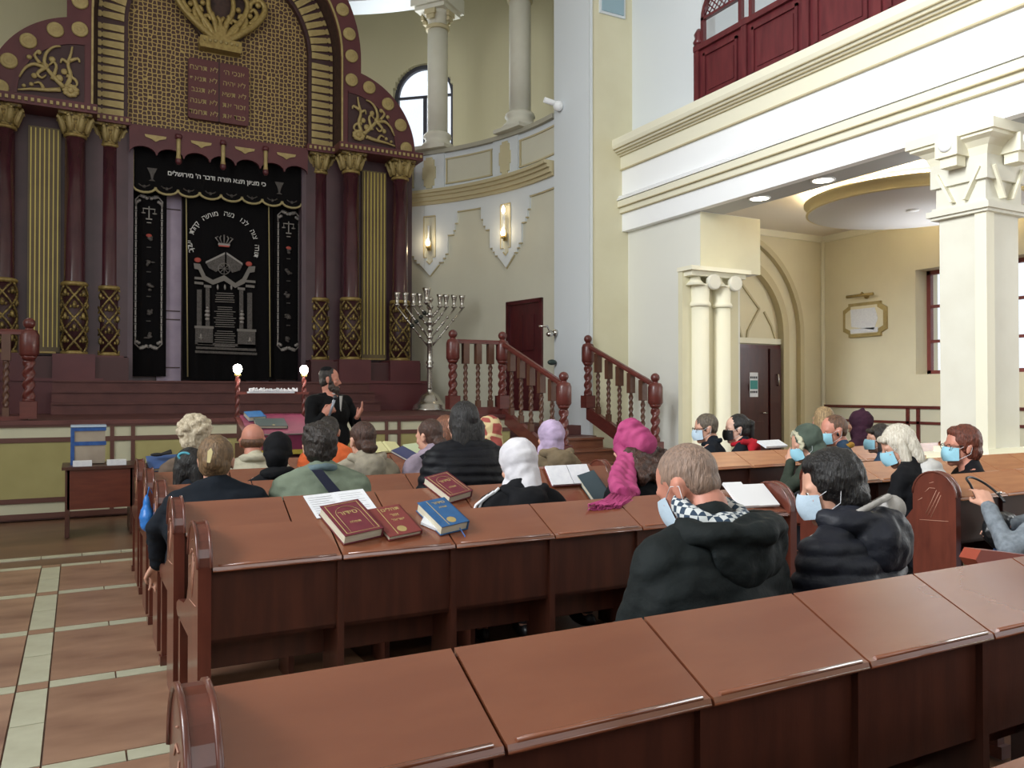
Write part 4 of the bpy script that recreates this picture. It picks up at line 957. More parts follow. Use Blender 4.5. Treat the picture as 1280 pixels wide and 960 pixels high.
def railing(name, label, pts, hrail=.97, per=.17, newels=True, group=None, curb=.085):
    """pts: list of (x,y,zbase)"""
    o = V(pts[0]); t = thing(name, label, 'railing', o)
    for p in pts: link('newel', NM, t, V(p)-o)
    for a, b in zip(pts, pts[1:]):
        a = V(a)-o; b = V(b)-o; d = V((b.x-a.x, b.y-a.y, 0)); L = d.length; n = 3 if L < 1.2 else 5
        T = lambda z: [V((a.x, a.y, a.z+z)), V((b.x, b.y, b.z+z))]
        m = MB(); side = V((-d.y, d.x, 0)).normalized()*.035; rings = []
        for p in T(hrail): rings.append([p-side*1.3, p+side*1.3, p+side*1.3+V((0, 0, .03)), p+side*.6+V((0, 0, .06)), p-side*.6+V((0, 0, .06)), p-side*1.3+V((0, 0, .03))])
        m.loft(rings, True, False); m.build('handrail', RAILB, t)
        m = MB(); rings = []
        for p in T(0): rings.append([p-side-V((0, 0, .18)), p+side-V((0, 0, .18)), p+side+V((0, 0, .03)), p-side+V((0, 0, .03))])
        m.loft(rings, True, False); m.build('bottom_stringer', RAILB, t)
        hb = round(hrail, 2)
        if hb not in BMs: BMs[hb] = bal_mesh(hb)
        for i in range(1, n+1):
            q = a.lerp(b, i/(n+1)); link('baluster', BMs[hb], t, q)
    return t
zb_ = 1.22; xa, xb2 = at(566, 470, Y=YS+.05).x, at(599, 470, Y=YS+.05).x
XR1 = at(599+28, 470, Y=YS+.05).x; XN1 = at(599, 470, Y=YS).x
# real positions: newels seen at px 566, 628(stair head) and foot newel at px 699
xh = at(628, 470, Y=YS+.1).x
railing('stair_railing', 'red-brown twisted baluster railing left of the stage steps, turning down with them', [(at(567, 470, Y=YS+.12).x, YS+.12, zb_), (at(600, 470, Y=YS+.12).x+.0, YS+.12, zb_), (at(600, 470, Y=YS+.12).x+.05, YS-1.62-.1, .60)] if False else [(at(566, 470, Y=YS+.12).x, YS+.12, zb_), (at(628, 470, Y=YS+.12).x, YS+.12, zb_), (at(628, 470, Y=YS+.12).x, 9.16, .57)])
xr2 = at(735, 470, Y=YS+.12).x
railing('stair_railing', 'red-brown twisted baluster railing right of the stage steps, beside the cream pilaster', [(xr2, YS+.12, zb_), (xr2, 9.2, .57)])
xl = at(36, 470, Y=YS+.15).x
railing('stage_railing', 'red-brown twisted baluster railing on the stage edge at far left', [(xl, YS+.15, STZ+.02), (xl-1.35, YS+.15, STZ+.02)])
# steps between the railings
stp = thing('stage_steps', 'brown wooden steps climbing to the stage between two railings', 'steps', (0, 0, 0))
xs0, xs1 = at(628, 470, Y=YS+.12).x+.04, xr2-.04
TREAD = mat('step_wood', (132, 84, 60), .4, col2=(112, 66, 48), nscale=3, stretch=(1, 6, 6))
nst = 6
for i in range(nst):
    z = .78-.155*i*1.0+.0; y1_ = YS; y0_ = YS-.36*(i)-.02
    zt2 = .93-.155*(i+1)
    if zt2 <= 0.05: break
    MB().box(xs0, xs1, YS-.36*(i+1), YS-.36*i, 0, zt2-.03).build('riser', TREAD, stp); MB().box(xs0, xs1, YS-.36*(i+1)-.03, YS-.36*i, zt2-.03, zt2).build('tread', TREAD, stp)
# mahogany door in the apse wall
ad = (dth0+dth1)/2; dw = (dth1-dth0)*AR
d1 = st('door_1', box(-dw/2, dw/2, -.03, .03, 0, DOORZ-STZ), MDOOR, loc=(AC[0]+AR*cos(ad), AC[1]+AR*sin(ad), STZ), rot=(0, 0, ad-pi/2))
for x0, x1, z0, z1 in ((-.28, -.05, 1.1, 1.75), (.05, .28, 1.1, 1.75), (-.28, -.05, .2, .9), (.05, .28, .2, .9)): box(x0, x1, -.055, -.03, z0, z1).build('raised_panel', MDOOR, d1)
for x0, x1, z0, z1 in ((-dw/2, -dw/2+.07, 0, DOORZ-STZ), (dw/2-.07, dw/2, 0, DOORZ-STZ), (-dw/2, dw/2, DOORZ-STZ-.07, DOORZ-STZ)): box(x0, x1, -.07, .03, z0, z1).build('door_frame', MDOOR, d1)
MB().tube([(-.38, -.03, 1.0), (-.38, -.08, 1.0), (-.28, -.08, 1.0)], .012).build('door_handle', SILVER, d1)
# sconces in the niches
for i, q in enumerate([Q1, Q2]):
    c_, s_ = cos(q), sin(q); rr_ = AR-.06
    t = thing('wall_sconce', ['glowing wall sconce in the apse niche beside the ark', 'glowing wall sconce in the apse niche above left of the mahogany door'][i], 'lamp', (AC[0]+rr_*c_, AC[1]+rr_*s_, 4.38), q-pi/2)
    MB().box(-.04, .04, -.02, .0, -.05, .1).build('back_plate', GOLD, t); MB().lathe([(.02, -.02), (.045, 0), (.03, .04)], (0, -.06, 0), 12).build('candle_cup', GOLD, t)
    MB().lathe([(.01, .03), (.04, .06), (.045, .11), (.02, .17), (.005, .19)], (0, -.06, 0), 12).build('bulb', SCON, t)
    MB().tube([(0, -.03, .1), (0, -.03, .45)], .02, 8).build('candle_tube', WHITE, t)
    if i: MB().lathe([(.01, .46), (.035, .5), (.03, .56), (.005, .62)], (0, -.05, 0), 10).build('upper_bulb', SCON, t)
    light('sconce_glow', 'POINT', (AC[0]+(rr_-.2)*c_, AC[1]+(rr_-.2)*s_, 4.5), 2.5, .06, color=(1, .8, .5))
# small wall devices
p = at(695, 416, X=7.28)
t = thing('jamb_wall_lamp', 'small silver swivel lamp on the white jamb right of the mahogany door', 'lamp', p)
MB().lathe([(.06, 0), (.06, .03), (.03, .06)], n=14, T=M.Rotation(-pi/2, 4, 'Y')).build('wall_plate', SILVER, t); MB().tube([(-.04, 0, 0), (-.14, 0, .04), (-.2, -.05, .1), (-.34, .0, .1)], .018).build('arm', SILVER, t); MB().ell((-.14, -.03, -.03), (.07, .06, .05)).build('lamp_head', SILVER, t)
p = at(701, 133, X=7.27)
t = thing('dome_camera', 'white dome security camera fixed at the parapet end by the white jamb', 'camera', p)
MB().ell((-.05, 0, 0), (.09, .09, .09)).build('dome', WHITE, t); MB().tube([(-.05, 0, .02), (-.3, .05, .08)], .05).build('bracket', WHITE, t)
p = at(618, 146, Y=15.1)
t = thing('gallery_floodlight', 'small white floodlight on the apse parapet left of the second gallery column', 'lamp', (p.x, p.y, 6.35))
MB().box(-.12, .12, -.05, .05, .08, .16).build('lamp_head', WHITE, t); MB().tube([(0, 0, 0), (0, 0, .1)], .02).build('stand', WHITE, t)
p = at(695, 453, X=7.28)
t = thing('wall_bracket', 'small dark green knob bracket on the white jamb, below the silver lamp', 'bracket', p)
MB().ell((-.08, 0, 0), (.09, .05, .05)).build('knob', mat('dark_green_metal', (60, 74, 70), .4, .4), t)
# ================================================================ PEWS
SW = .505
TOPZ, LOWZ, DEP = .906, .795, .232
def pew_meshes(WT, DW, EW, key):
    g = .004; r = {}
    m = MB(); th = .022
    # lid: sloping board with moulded lip at near edge
    prof = [(0, TOPZ), (-DEP, LOWZ), (-DEP-.012, LOWZ-.004), (-DEP-.016, LOWZ-.014), (-DEP-.008, LOWZ-.022), (0, TOPZ-th)]
    m.prism(prof, 'x', g, SW-g); m.tube([(.025, -DEP-.008, LOWZ-.001), (SW-.025, -DEP-.008, LOWZ-.001)], .006, 6); m.tube([(.0+g, -DEP-.012, LOWZ-.018), (SW-g, -DEP-.012, LOWZ-.018)], .0055, 6)
    r['lid'] = m.mesh('desk_lid', WT)
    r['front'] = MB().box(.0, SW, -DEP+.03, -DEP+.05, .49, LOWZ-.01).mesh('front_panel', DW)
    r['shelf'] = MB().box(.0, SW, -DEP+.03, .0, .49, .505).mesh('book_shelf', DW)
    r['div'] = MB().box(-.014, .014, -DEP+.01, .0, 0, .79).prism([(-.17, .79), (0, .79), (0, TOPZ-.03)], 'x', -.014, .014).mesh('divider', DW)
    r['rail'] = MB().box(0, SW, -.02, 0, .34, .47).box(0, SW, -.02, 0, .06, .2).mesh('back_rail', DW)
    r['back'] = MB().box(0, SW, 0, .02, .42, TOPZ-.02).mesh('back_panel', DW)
    r['seat'] = MB().box(0, SW, .02, .44, .43, .455).mesh('seat', EW)
    m = MB(); w2 = .15; t = .024; pr = [(-w2, 0), (-w2, TOPZ+.035-w2)]+arc(0, TOPZ+.035-w2+.005, w2, pi, 0, 14)+[(w2, 0)]
    pr = [(y-.1, z) for y, z in pr]; m.prism(pr, 'x', -t, t)
    for s_ in (-1, 1):
        m.tube([(s_*(t+.0), y*1.0, z) for y, z in pr[1:-1]], .007, 5)
    r['end'] = m.mesh('end_panel', EW)
    m = MB(); m.prism([(.0, .46), (.0, .74), (.06, .68), (.12, .6), (.22, .56), (.42, .53), (.5, .5), (.51, .47), (.47, .45)], 'x', -.022, .022); m.prism([(.36, 0), (.36, .46), (.42, .46), (.42, 0)], 'x', -.022, .022); m.prism([(.34, 0), (.34, .05), (.46, .03), (.46, 0)], 'x', -.03, .03)
    r['arm'] = m.mesh('arm_rest', EW)
    m = MB()
    for a, b in (((-.14, .82), (-.06, .66)), ((-.12, .83), (-.045, .67)), ((-.15, .80), (-.08, .65)), ((-.11, .84), (-.07, .84)), ((-.07, .84), (-.04, .81)), ((-.2, .64), (.0, .625)), ((-.02, .77), (.01, .75)), ((-.1, .88), (-.07, .87))):
        m.tube([(0, a[0], a[1]), (0, b[0], b[1])], .0022, 4)
    r['orn'] = m.mesh('incised_ornament', mat('incised_line', (176, 130, 110), .5))
    return r
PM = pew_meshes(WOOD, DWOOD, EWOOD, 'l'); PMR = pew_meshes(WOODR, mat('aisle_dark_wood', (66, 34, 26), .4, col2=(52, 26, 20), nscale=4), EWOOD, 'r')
def pew(x0, yf, n, label, group, P=PM, ends=(1, 1), raised=None, bench=True):
    t = thing('pew', label, 'pew', (x0, yf, 0), 0, group)
    for i in range(n):
        x = i*SW
        if raised == i:
            o = link('raised_desk_lid', P['lid'], t, (x, 0, TOPZ)); o.location = (x, -DEP*.98, LOWZ); 
            me = P['lid'].copy(); 
            for v in me.vertices: v.co.z -= LOWZ; v.co.y += DEP
            o.data = me; o.rotation_euler = (R(24), 0, 0)
        else: link('desk_lid', P['lid'], t, (x, 0, 0))
        link('front_panel', P['front'], t, (x, 0, 0)); link('back_rail', P['rail'], t, (x, 0, 0)); link('back_panel', P['back'], t, (x, 0, 0)); link('book_shelf', P['shelf'], t, (x, 0, 0))
        if bench: link('seat', P['seat'], t, (x, 0, 0))
        if i: link('divider', P['div'], t, (x, 0, 0))
    for k, x in enumerate((-.026, n*SW+.026)):
        if ends[k]:
            e = link('end_panel', P['end'], t, (x, 0, 0)); link('incised_ornament', P['orn'], e, ((-.025 if k == 0 else .025), -.0, 0))
            if bench: link('arm_rest', P['arm'], t, (x, 0, 0))
    return t
GL = 'left block pews'; GR = 'right block pews'
LX = .45
pew(.12, .72, 8, 'pew at the bottom right corner, only its far desk edge showing', GL)
pew(.205, 1.6, 6, 'nearest long pew in full view, empty glossy desk lids across the foreground', GL)
pew(LX, 3.5, 6, 'pew whose desk carries two burgundy books and a blue book', GL)
pew(LX, 4.37, 6, 'pew whose desk holds a single burgundy book, loose sheets and one raised lid', GL, raised=4)
pew(LX, 5.24, 6, 'third pew of the left block beyond the one with the blue book', GL)
pew(LX, 6.11, 6, 'second pew from the stage side in the left block', GL)
pew(LX, 6.98, 6, 'left block pew closest to the small side table', GL)
pew(2.2, 7.8, 3, 'short front pew with open books, before the stage', GL)
RX = 4.92
pew(RX, 3.45, 7, 'aisle pew with carved rounded end, black bag strap lying on its pale desk', GR, PMR)
pew(RX, 4.4, 7, 'aisle pew with carved rounded end behind the masked woman in dark puffer jacket', GR, PMR)
pew(RX, 5.75, 7, 'far aisle pew with pale brown desk before the twin columns', GR, PMR)
# seat at the right edge
ch = thing('side_bench', 'red-brown bench arm and side at right edge, beside woman in grey coat', 'bench', (3.56, 2.3, 0))
MB().prism([(.02, .70), (.06, .74), (.2, .72), (.9, .60), (.9, .56), (.2, .65), (.06, .66)], 'x', -.04, .04, T=M.Rotation(-pi/2, 4, 'Z')).build('arm_rest', mat('red_arm_wood', (150, 66, 48), .3, coat=.3), ch)
MB().box(.16, .9, -.03, .03, 0, .66).build('side_panel', EWOOD, ch); MB().box(.16, 1.6, -.5, .0, .42, .45).build('seat', EWOOD, ch)
# ================================================================ LECTERN, TABLE
LY = 9.75
lx0, lx1 = at(297, 480, Y=LY).x, at(380, 480, Y=LY).x; lw_ = (lx1-lx0)
lec = thing('reading_lectern', 'cloth covered reading lectern with two twisted posts in front of the stage', 'lectern', ((lx0+lx1)/2, LY, 0))
h2 = lw_/2
MB().box(-h2-.02, h2+.02, -.55, .05, 0, .88).build('body', BURG, lec)
topm = MB().prism([(-.62, .98), (-.62, 1.0), (.06, 1.2), (.06, 1.17)], 'x', -h2-.03, h2+.03); topm.build('sloped_top', RAILB, lec)
MB().prism([(-.6, 0.9), (-.6, .98), (.05, 1.17), (.05, .9)], 'x', -h2, h2).build('box', BURG, lec)
purple = mat('purple_cloth', (124, 40, 72), .7, col2=(104, 30, 60), nscale=5, bump=.2)
MB().prism([(-.64, .78), (-.64, 1.005), (-.62, 1.012), (.05, 1.214), (.05, 1.207), (-.62, 1.0), (-.63, .78)], 'x', -h2+.02, h2-.02).build('cloth', purple, lec)
MB().box(-h2+.02, h2-.02, -.648, -.64, .78, .83).build('gold_fringe', mat('yellow_gold_fringe', (180, 160, 60), .6), lec); MB().box(-h2, h2, -.65, -.64, .995, 1.007).build('edge_trim', SILV, lec)
for x in (-h2, h2):
    m = MB(); spiral(m, x, 0, 1.12, 1.66, .024, .008, .1, 12); pst = m.build('twisted_post', RAILB, lec)
    MB().lathe([(.02, 1.64), (.04, 1.66), (.03, 1.69)], (x, 0, 0), 12).build('lamp_socket', GOLD, pst); MB().ell((x, 0, 1.735), (.05, .05, .055), 14, 10).build('bulb', BULB, pst)
    light('lectern_bulb_light', 'POINT', ((lx0+lx1)/2+x, LY-.08, 1.75), 12, .05, color=(1, .95, .86))
MB().box(-h2-.02, h2+.05, -.03, .02, 1.44, 1.47).build('cross_rail', RAILB, lec)
kl = MB(); rnd = random.Random(5)
for i in range(34): x = -h2+.12+i*.0165; kl.box(x, x+.012, -.045, -.03, 1.475, 1.5+rnd.random()*.02)
kl.box(-h2+.1, h2-.12, -.04, -.03, 1.455, 1.475); kl.build('white_letter_strip', PAPER, lec)
TY0 = 9.32; tx0, tx1 = at(81, 640, Y=TY0).x, at(168, 640, Y=TY0).x
tab = thing('side_table', 'small brown side table standing against the stage at left', 'table', ((tx0+tx1)/2, TY0, 0)); q = (tx1-tx0)/2
MB().box(-q-.03, q+.03, -.03, .62, .68, .71).build('tabletop', DWOOD, tab)
MB().box(-q+.02, q-.02, .0, .02, .28, .68).build('front_panel', mat('table_panel_wood', (104, 50, 34), .35, col2=(90, 40, 28), nscale=4, stretch=(1, 1, 6)), tab)
for x in (-q, q-.04): MB().box(x, x+.04, 0, .58, 0, .68).build('side_panel', DWOOD, tab)
# box on the table
bc = V(((at(88, 600, Y=9.75).x+at(132, 600, Y=9.75).x)/2, 9.72, .71)); bw_ = (at(132, 600, Y=9.72).x-at(88, 600, Y=9.72).x)/2
bxo = thing('donation_box', 'clear fronted box with blue edging strips, standing on the side table', 'box', bc, 0)
MB().box(-bw_+.02, bw_-.01, -.14, .16, .01, .37).build('box_body', mat('greige_box', (168, 156, 140), .3, col2=(150, 136, 122), nscale=5), bxo)
BLU = mat('blue_tape', (48, 92, 158), .35, col2=(34, 72, 136), nscale=20)
MB().box(-bw_, -bw_+.035, -.15, .17, 0, .39).build('corner_strip', BLU, bxo)
for z in (.2, .35): MB().box(-bw_, bw_, -.152, -.14, z-.0, z+.04).build('band', BLU, bxo)
MB().box(-bw_, bw_, -.152, .17, .385, .41).build('lid', mat('pale_lid', (186, 204, 222), .2), bxo)
for px0, px1, lb in ((91, 115, 'white paper packet lying before the blue edged box'), (134, 158, 'white paper packet near the right end of side table')):
    a, b = at(px0, 580, Y=9.36).x, at(px1, 580, Y=9.36).x
    t = thing('paper_packet', lb, 'paper', ((a+b)/2, 9.42, .71)); MB().box(-(b-a)/2, (b-a)/2, -.06, .1, 0, .05).build('sheets', PAPER, t)
# ================================================================ BOOKS
SLOPE = math.atan2(TOPZ-LOWZ, DEP)
def onlid(px, py, yf, raise_=0):
    """point on the slanted desk of the row whose top edge is at yf"""
    d = ray(px, py); # plane z = TOPZ + (y-yf)*tan
    k = math.tan(SLOPE); t = (CAMZ-TOPZ+k*yf-raise_)/(k*d.y-d.z); return V((0, 0, CAMZ))+d*t
def book(name, label, loc, w, h, th, rz, cover, group=None, slope=SLOPE, deco=None, title=None, open_=False):
    t = thing(name, label, 'book', loc, 0, group); t.rotation_euler = (slope, 0, 0); 
    T = M.Rotation(rz, 4, 'Z')
    MB().box(-w/2+.004, w/2-.006, -h/2+.006, h/2-.006, .003, th-.003, T=T).build('pages', PAGES, t)
    m = MB().box(-w/2, w/2, -h/2, h/2, 0, .003, T=T).box(-w/2, w/2, -h/2, h/2, th-.003, th, T=T).box(w/2-.006, w/2, -h/2, h/2, 0, th, T=T); m.build('cover', cover, t)
    if deco:
        g = MB(); z0, z1 = th, th+.0012
        if deco == 'arch':
            for a, b in (((-.42, -.44), (-.40, .44)), ((.40, -.44), (.42, .44))): g.box(a[0]*w, b[0]*w, a[1]*h, b[1]*h, z0, z1, T=T)
            g.box(-.42*w, .42*w, -.45*h, -.44*h, z0, z1, T=T); g.box(-.42*w, .42*w, .44*h, .45*h, z0, z1, T=T)
            o_ = [(-.3*w, -.42*h), (-.3*w, .12*h)]+[(x, y) for x, y in arc(0, .12*h, .3*w, pi, 0, 12)]+[(.3*w, -.42*h)]
            g.tube([T @ V((x, y, z1)) for x, y in o_], .0012, 4)
        elif deco == 'side':
            g.box(-.22*w, -.2*w, -.46*h, .46*h, z0, z1, T=T); g.lathe([(.02*1.1, 0), (.02*1.1, .001)], (0, 0, 0), 14, T=T @ M.Translation((0, -.32*h, z0)))
        elif deco == 'plain': g.lathe([(.016, 0), (.016, .001)], (0, 0, 0), 14, T=T @ M.Translation((.02, -.36*h, z0)))
        g.build('gilt_frame', GOLDL, t)
        for k, (s_, sz, yy) in enumerate(title or ()):
            o = text(heb(s_), sz, GOLDL, t, T @ V((0.0 if deco == 'arch' else .02, yy*h, th+.0006)), (0, 0, rz), 'cover_title', .0006)
    return t
BKM = mat('burgundy_cover', (112, 44, 56), .4, col2=(98, 36, 48), nscale=20); BKB = mat('blue_cover', (44, 92, 140), .45, col2=(36, 80, 126), nscale=20); BKR = mat('rust_brown_cover', (118, 52, 50), .5); BKG = mat('dark_teal_cover', (58, 76, 84), .5)
def lidbook(px, py, yf, *a, **k):
    p = onlid(px, py, yf, .004); return p
yf = 3.5
book('prayer_book', 'thick burgundy book with gold arch on cover, leftmost on the desk', onlid(438, 657, yf, .004)+V((0, 0, .0)), .185, .24, .045, R(12), BKM, deco='arch', title=(('סידור', .04, .1), ('תפלה', .022, -.18)))
book('psalm_book', 'thin rust brown book with gold titles, tucked against the thick burgundy book', onlid(492, 655, yf, .004), .165, .22, .022, R(10), BKR, deco='side', title=(('תהלים', .034, .32), ('אור', .03, .12), ('ישראל', .024, -.04)))
bb = book('prayer_book', 'blue prayer book with page ribbon hanging over the desk edge', onlid(552, 650, yf, .004), .15, .21, .045, R(12), BKB, deco='side', title=(('סידור', .03, .3), ('תפלה', .018, .14)))
rb = MB().prism([(0, 0), (.008, 0), (.008, .001), (0, .001)], 'y', 0, .001) if False else MB().tube([(.045, -.1, .02), (.06, -.135, .0), (.063, -.145, -.03), (.07, -.14, -.07)], .003, 5); rb.build('ribbon', mat('blue_ribbon', (80, 120, 190), .5), bb)
ev = MB().prism([(-.11, -.02), (-.04, -.1), (.0, -.08), (-.06, .05)], 'z', -.0, .012); ev.build('inserted_booklet', PAPER, bb)
book('prayer_book', 'burgundy book with gold arch lying alone on the desk one row ahead', onlid(559, 613, 4.37, .004), .175, .235, .045, R(18), BKM, deco='arch', title=(('סידור', .036, .1), ('תפלה', .022, -.18)))
sh = thing('paper_sheets', 'white printed sheets spread on desk just left of books', 'paper', onlid(425, 628, 4.37, .004)); sh.rotation_euler = (SLOPE, 0, 0)
MB().box(-.17, .0, -.12, .1, 0, .002, T=M.Rotation(R(6), 4, 'Z')).box(.0, .17, -.12, .1, 0, .003, T=M.Rotation(R(6), 4, 'Z')).build('sheet', PAPER, sh)
g = MB()
for k in range(9):
    for s_ in (-.155, .015): g.box(s_, s_+.13*(1 if k % 3 else .8), -.1+k*.021, -.097+k*.021, .003, .0035, T=M.Rotation(R(6), 4, 'Z'))
g.build('printed_lines', mat('grey_print', (168, 170, 176), .7), sh)
# raised lid: open book and teal book
rp = V((LX+4*SW, 4.37-DEP, LOWZ)); rs = SLOPE+R(24); Tr = M.Translation(rp) @ M.Rotation(rs, 4, 'X')
ob = thing('open_book', 'open white paged book lying at the top of raised desk lid', 'book', Tr @ V((.2, .19, .012))); ob.rotation_euler = (rs, 0, R(0))
MB().box(-.15, -.003, -.07, .07, 0, .012).box(.003, .15, -.07, .07, 0, .012).build('pages', PAPER, ob); MB().box(-.155, .155, -.075, .075, -.004, 0).build('cover', BKR, ob)
tbk = book('prayer_book', 'dark teal book leaning on raised desk lid under the open book', Tr @ V((.33, .09, .006)), .14, .2, .03, R(14), BKG, slope=rs)
# books and papers on front pews
FY = 7.8
for px, py, w_, lb, mt in ((482, 551, .3, 'open yellowish booklet on the short front pew, left of its middle', mat('yellowish_pages', (206, 200, 150), .7)), (527, 553, .34, 'open pale green book on the short front pew, near its middle', mat('greenish_pages', (186, 196, 160), .7))):
    p = onlid(px, py+9, FY, .004); t = thing('open_book', lb, 'book', p); t.rotation_euler = (SLOPE, 0, .1)
    MB().prism([(-w_/2, 0), (0, .004), (w_/2, 0), (w_/2, .01), (.02, .025), (0, .015), (-.02, .025), (-w_/2, .01)], 'y', -.1, .1).build('pages', mt, t)
book('notebook', 'small dark covered notebook near the lavender jacket, on the desk', onlid(506, 568, 6.98, .004), .16, .2, .02, R(30), mat('navy_notebook', (64, 68, 104), .5))
book('folder', 'flat blue folder on the left end of desk closest to side table', onlid(198, 581, 6.98, .004)+V((0.05, 0, 0)), .26, .2, .03, R(4), mat('blue_folder', (66, 92, 142), .5))
gv = thing('black_gloves', 'pair of black gloves dropped on the flat blue folder', 'gloves', onlid(186, 575, 6.98, .05)+V((.06, .0, .03)))
m = MB().ell((0, 0, .01), (.05, .03, .015), 10, 6)
for k in range(4): m.cap((.03, -.02+.013*k, .012), (.10, -.03+.02*k, .02+.006*k), .009, .007, 8)
m.build('glove', mat('black_knit', (26, 26, 30), .8), gv)
# books on the lectern
LS = math.atan2(.22, .68)
book('prayer_book', 'thick blue book at top left of purple lectern cloth', ((lx0+lx1)/2-h2+.17, LY-.12, 1.17), .2, .2, .05, R(8), BKB, slope=LS)
book('large_folio', 'large dark green folio lying across purple lectern cloth', ((lx0+lx1)/2-.08, LY-.35, 1.10), .34, .26, .03, R(-3), mat('dark_green_cover', (50, 66, 66), .5), slope=LS, deco='plain')
pz = onlid(780, 0, 3.5) if False else None
# papers on far aisle pew
p = onlid(965, 556, 5.75, .004); t = thing('paper_sheets', 'white papers lying on the far aisle pew desk behind black masked woman', 'paper', p); t.rotation_euler = (SLOPE, 0, .1)
MB().box(-.16, .16, -.06, .06, 0, .02).build('sheet', PAPER, t)
# open book at pew end in front of plaid collar man (right end of the blue-book pew)
p = V((LX+6*SW-.16, 3.5-.10, .88)); t = thing('open_book', 'glossy open white book at the rounded right end of the blue book pew', 'book', p); t.rotation_euler = (SLOPE+.15, 0, -.15)
MB().box(-.12, .0, -.1, .1, 0, .015).box(.0, .14, -.1, .08, 0, .012).build('pages', mat('glossy_paper', (222, 222, 224), .25), t)
# blue bag and dark coat hanging over the pew ends
p = at(188, 645, X=.40); t = thing('blue_bag', 'bright blue plastic bag hanging beside the left pew ends', 'bag', (.385, p.y+.1, p.z-.1)); t.scale = (.7, .8, .75)
me = remesh(MB().ell((0, 0, .1), (.06, .10, .12), 14, 10).ell((0, 0, .2), (.03, .05, .1), 10, 8), .012, 2, lambda c, n: c+n*.008*noise.noise(c*22)); link('bag_body', me, t); me.materials.append(mat('blue_plastic', (44, 118, 200), .35))
MB().tube([(0, 0, .26), (.02, .0, .36), (.05, 0, .3)], .006).build('handle', MATS['blue_plastic'], t)
# ================================================================ PEOPLE
def spline(P, k=4):
    P = [V(p) for p in P]; out = []
    for i in range(len(P)-1):
        p0, p1, p2, p3 = P[max(i-1, 0)], P[i], P[i+1], P[min(i+2, len(P)-1)]
        for j in range(k): t = j/k; out.append(.5*((2*p1)+(p2-p0)*t+(2*p0-5*p1+4*p2-p3)*t*t+(-p0+3*p1-3*p2+p3)*t**3))
    return out+[P[-1]]
def hand(mb, w, d, up, s=1, curl=.6, side=1):
    """five fingered hand: wrist w, pointing d, back of hand towards up"""
    d = V(d).normalized(); up = V(up); up = (up-d*up.dot(d)).normalized(); x = d.cross(up)*side
    def P(a, b, c): return V(w)+(x*a+d*b+up*c)*s
    mb.cap(P(-.02, .01, 0), P(-.026, .085, 0), .020*s, .019*s, 8); mb.cap(P(.02, .01, 0), P(.024, .08, 0), .020*s, .018*s, 8); mb.cap(P(0, 0, 0), P(0, .085, .003), .022*s, .020*s, 8)
    for k, (a, L) in enumerate(((-.032, .064), (-.011, .074), (.011, .068), (.031, .054))):
        c = curl*(1+.12*k); p = P(a, .085, 0); ang = 0; pts = [p]; sp = a*.5
        for seg in (.45, .32, .23):
            ang += c*.75; q = pts[-1]+((d*cos(ang)-up*sin(ang))*L*seg+x*sp*.25)*s; pts.append(q)
        for i in range(3): mb.cap(pts[i], pts[i+1], (.0098-.0011*i)*s, (.0090-.0011*i)*s, 8)
    b = P(-.034, .02, -.008); c = P(-.058, .055, -.02-.02*curl); e = P(-.058+.02*curl, .085, -.03-.02*curl); mb.cap(b, c, .014*s, .011*s, 8); mb.cap(c, e, .011*s, .009*s, 8)
def head_blobs(mb, T, s, jaw=1, ears=True):
    def E(c, r, n=16, m=10): mb.ell(V(c)*s, V(r)*s, n, m, T=T)
    def C(a, b, r0, r1): mb.cap(V(a)*s, V(b)*s, r0*s, r1*s, 10, T=T)
    E((0, -.008, .032), (.075, .096, .088)); E((0, .026, -.038), (.058*jaw, .068, .080)); E((0, .045, .01), (.062, .046, .06)); E((0, .062, -.098), (.026, .024, .022))
    C((0, .088, .004), (0, .108, -.028), .009, .013); C((-.012, .094, -.034), (.012, .094, -.034), .009, .009)
    C((-.045, .075, .02), (.045, .075, .02), .010, .010); E((.042, .062, -.022), (.02, .02, .018)); E((-.042, .062, -.022), (.02, .02, .018))
    C((-.018, .086, -.058), (.018, .086, -.058), .007, .007); C((-.015, .084, -.07), (.015, .084, -.07), .008, .008)
    if ears:
        for q in (-1, 1): E((q*.077, -.006, -.008), (.009, .019, .030)); E((q*.080, -.014, .008), (.010, .015, .016)); E((q*.074, .002, -.03), (.008, .009, .012))
def wrinkle(amp, sc, seed=0): return lambda c, n: c+n*amp*(noise.noise(c*sc+V((seed, seed*2, 0)))+.5*noise.noise(c*sc*2.3))
def put(name, mb, m_, t, vox=.011, sm=2, fn=None):
    me = remesh(mb, vox, sm, fn, name); me.materials.append(m_); return link(name, me, t)
SKN = {'n': SKIN, 'r': SKINR, 'p': SKINP}
DARKT = mat('dark_trousers', (38, 38, 46), .85, bump=.3, bscale=30); DEN = cloth('blue_denim', (72, 104, 150)); SHOE = mat('black_shoe', (24, 22, 24), .4)
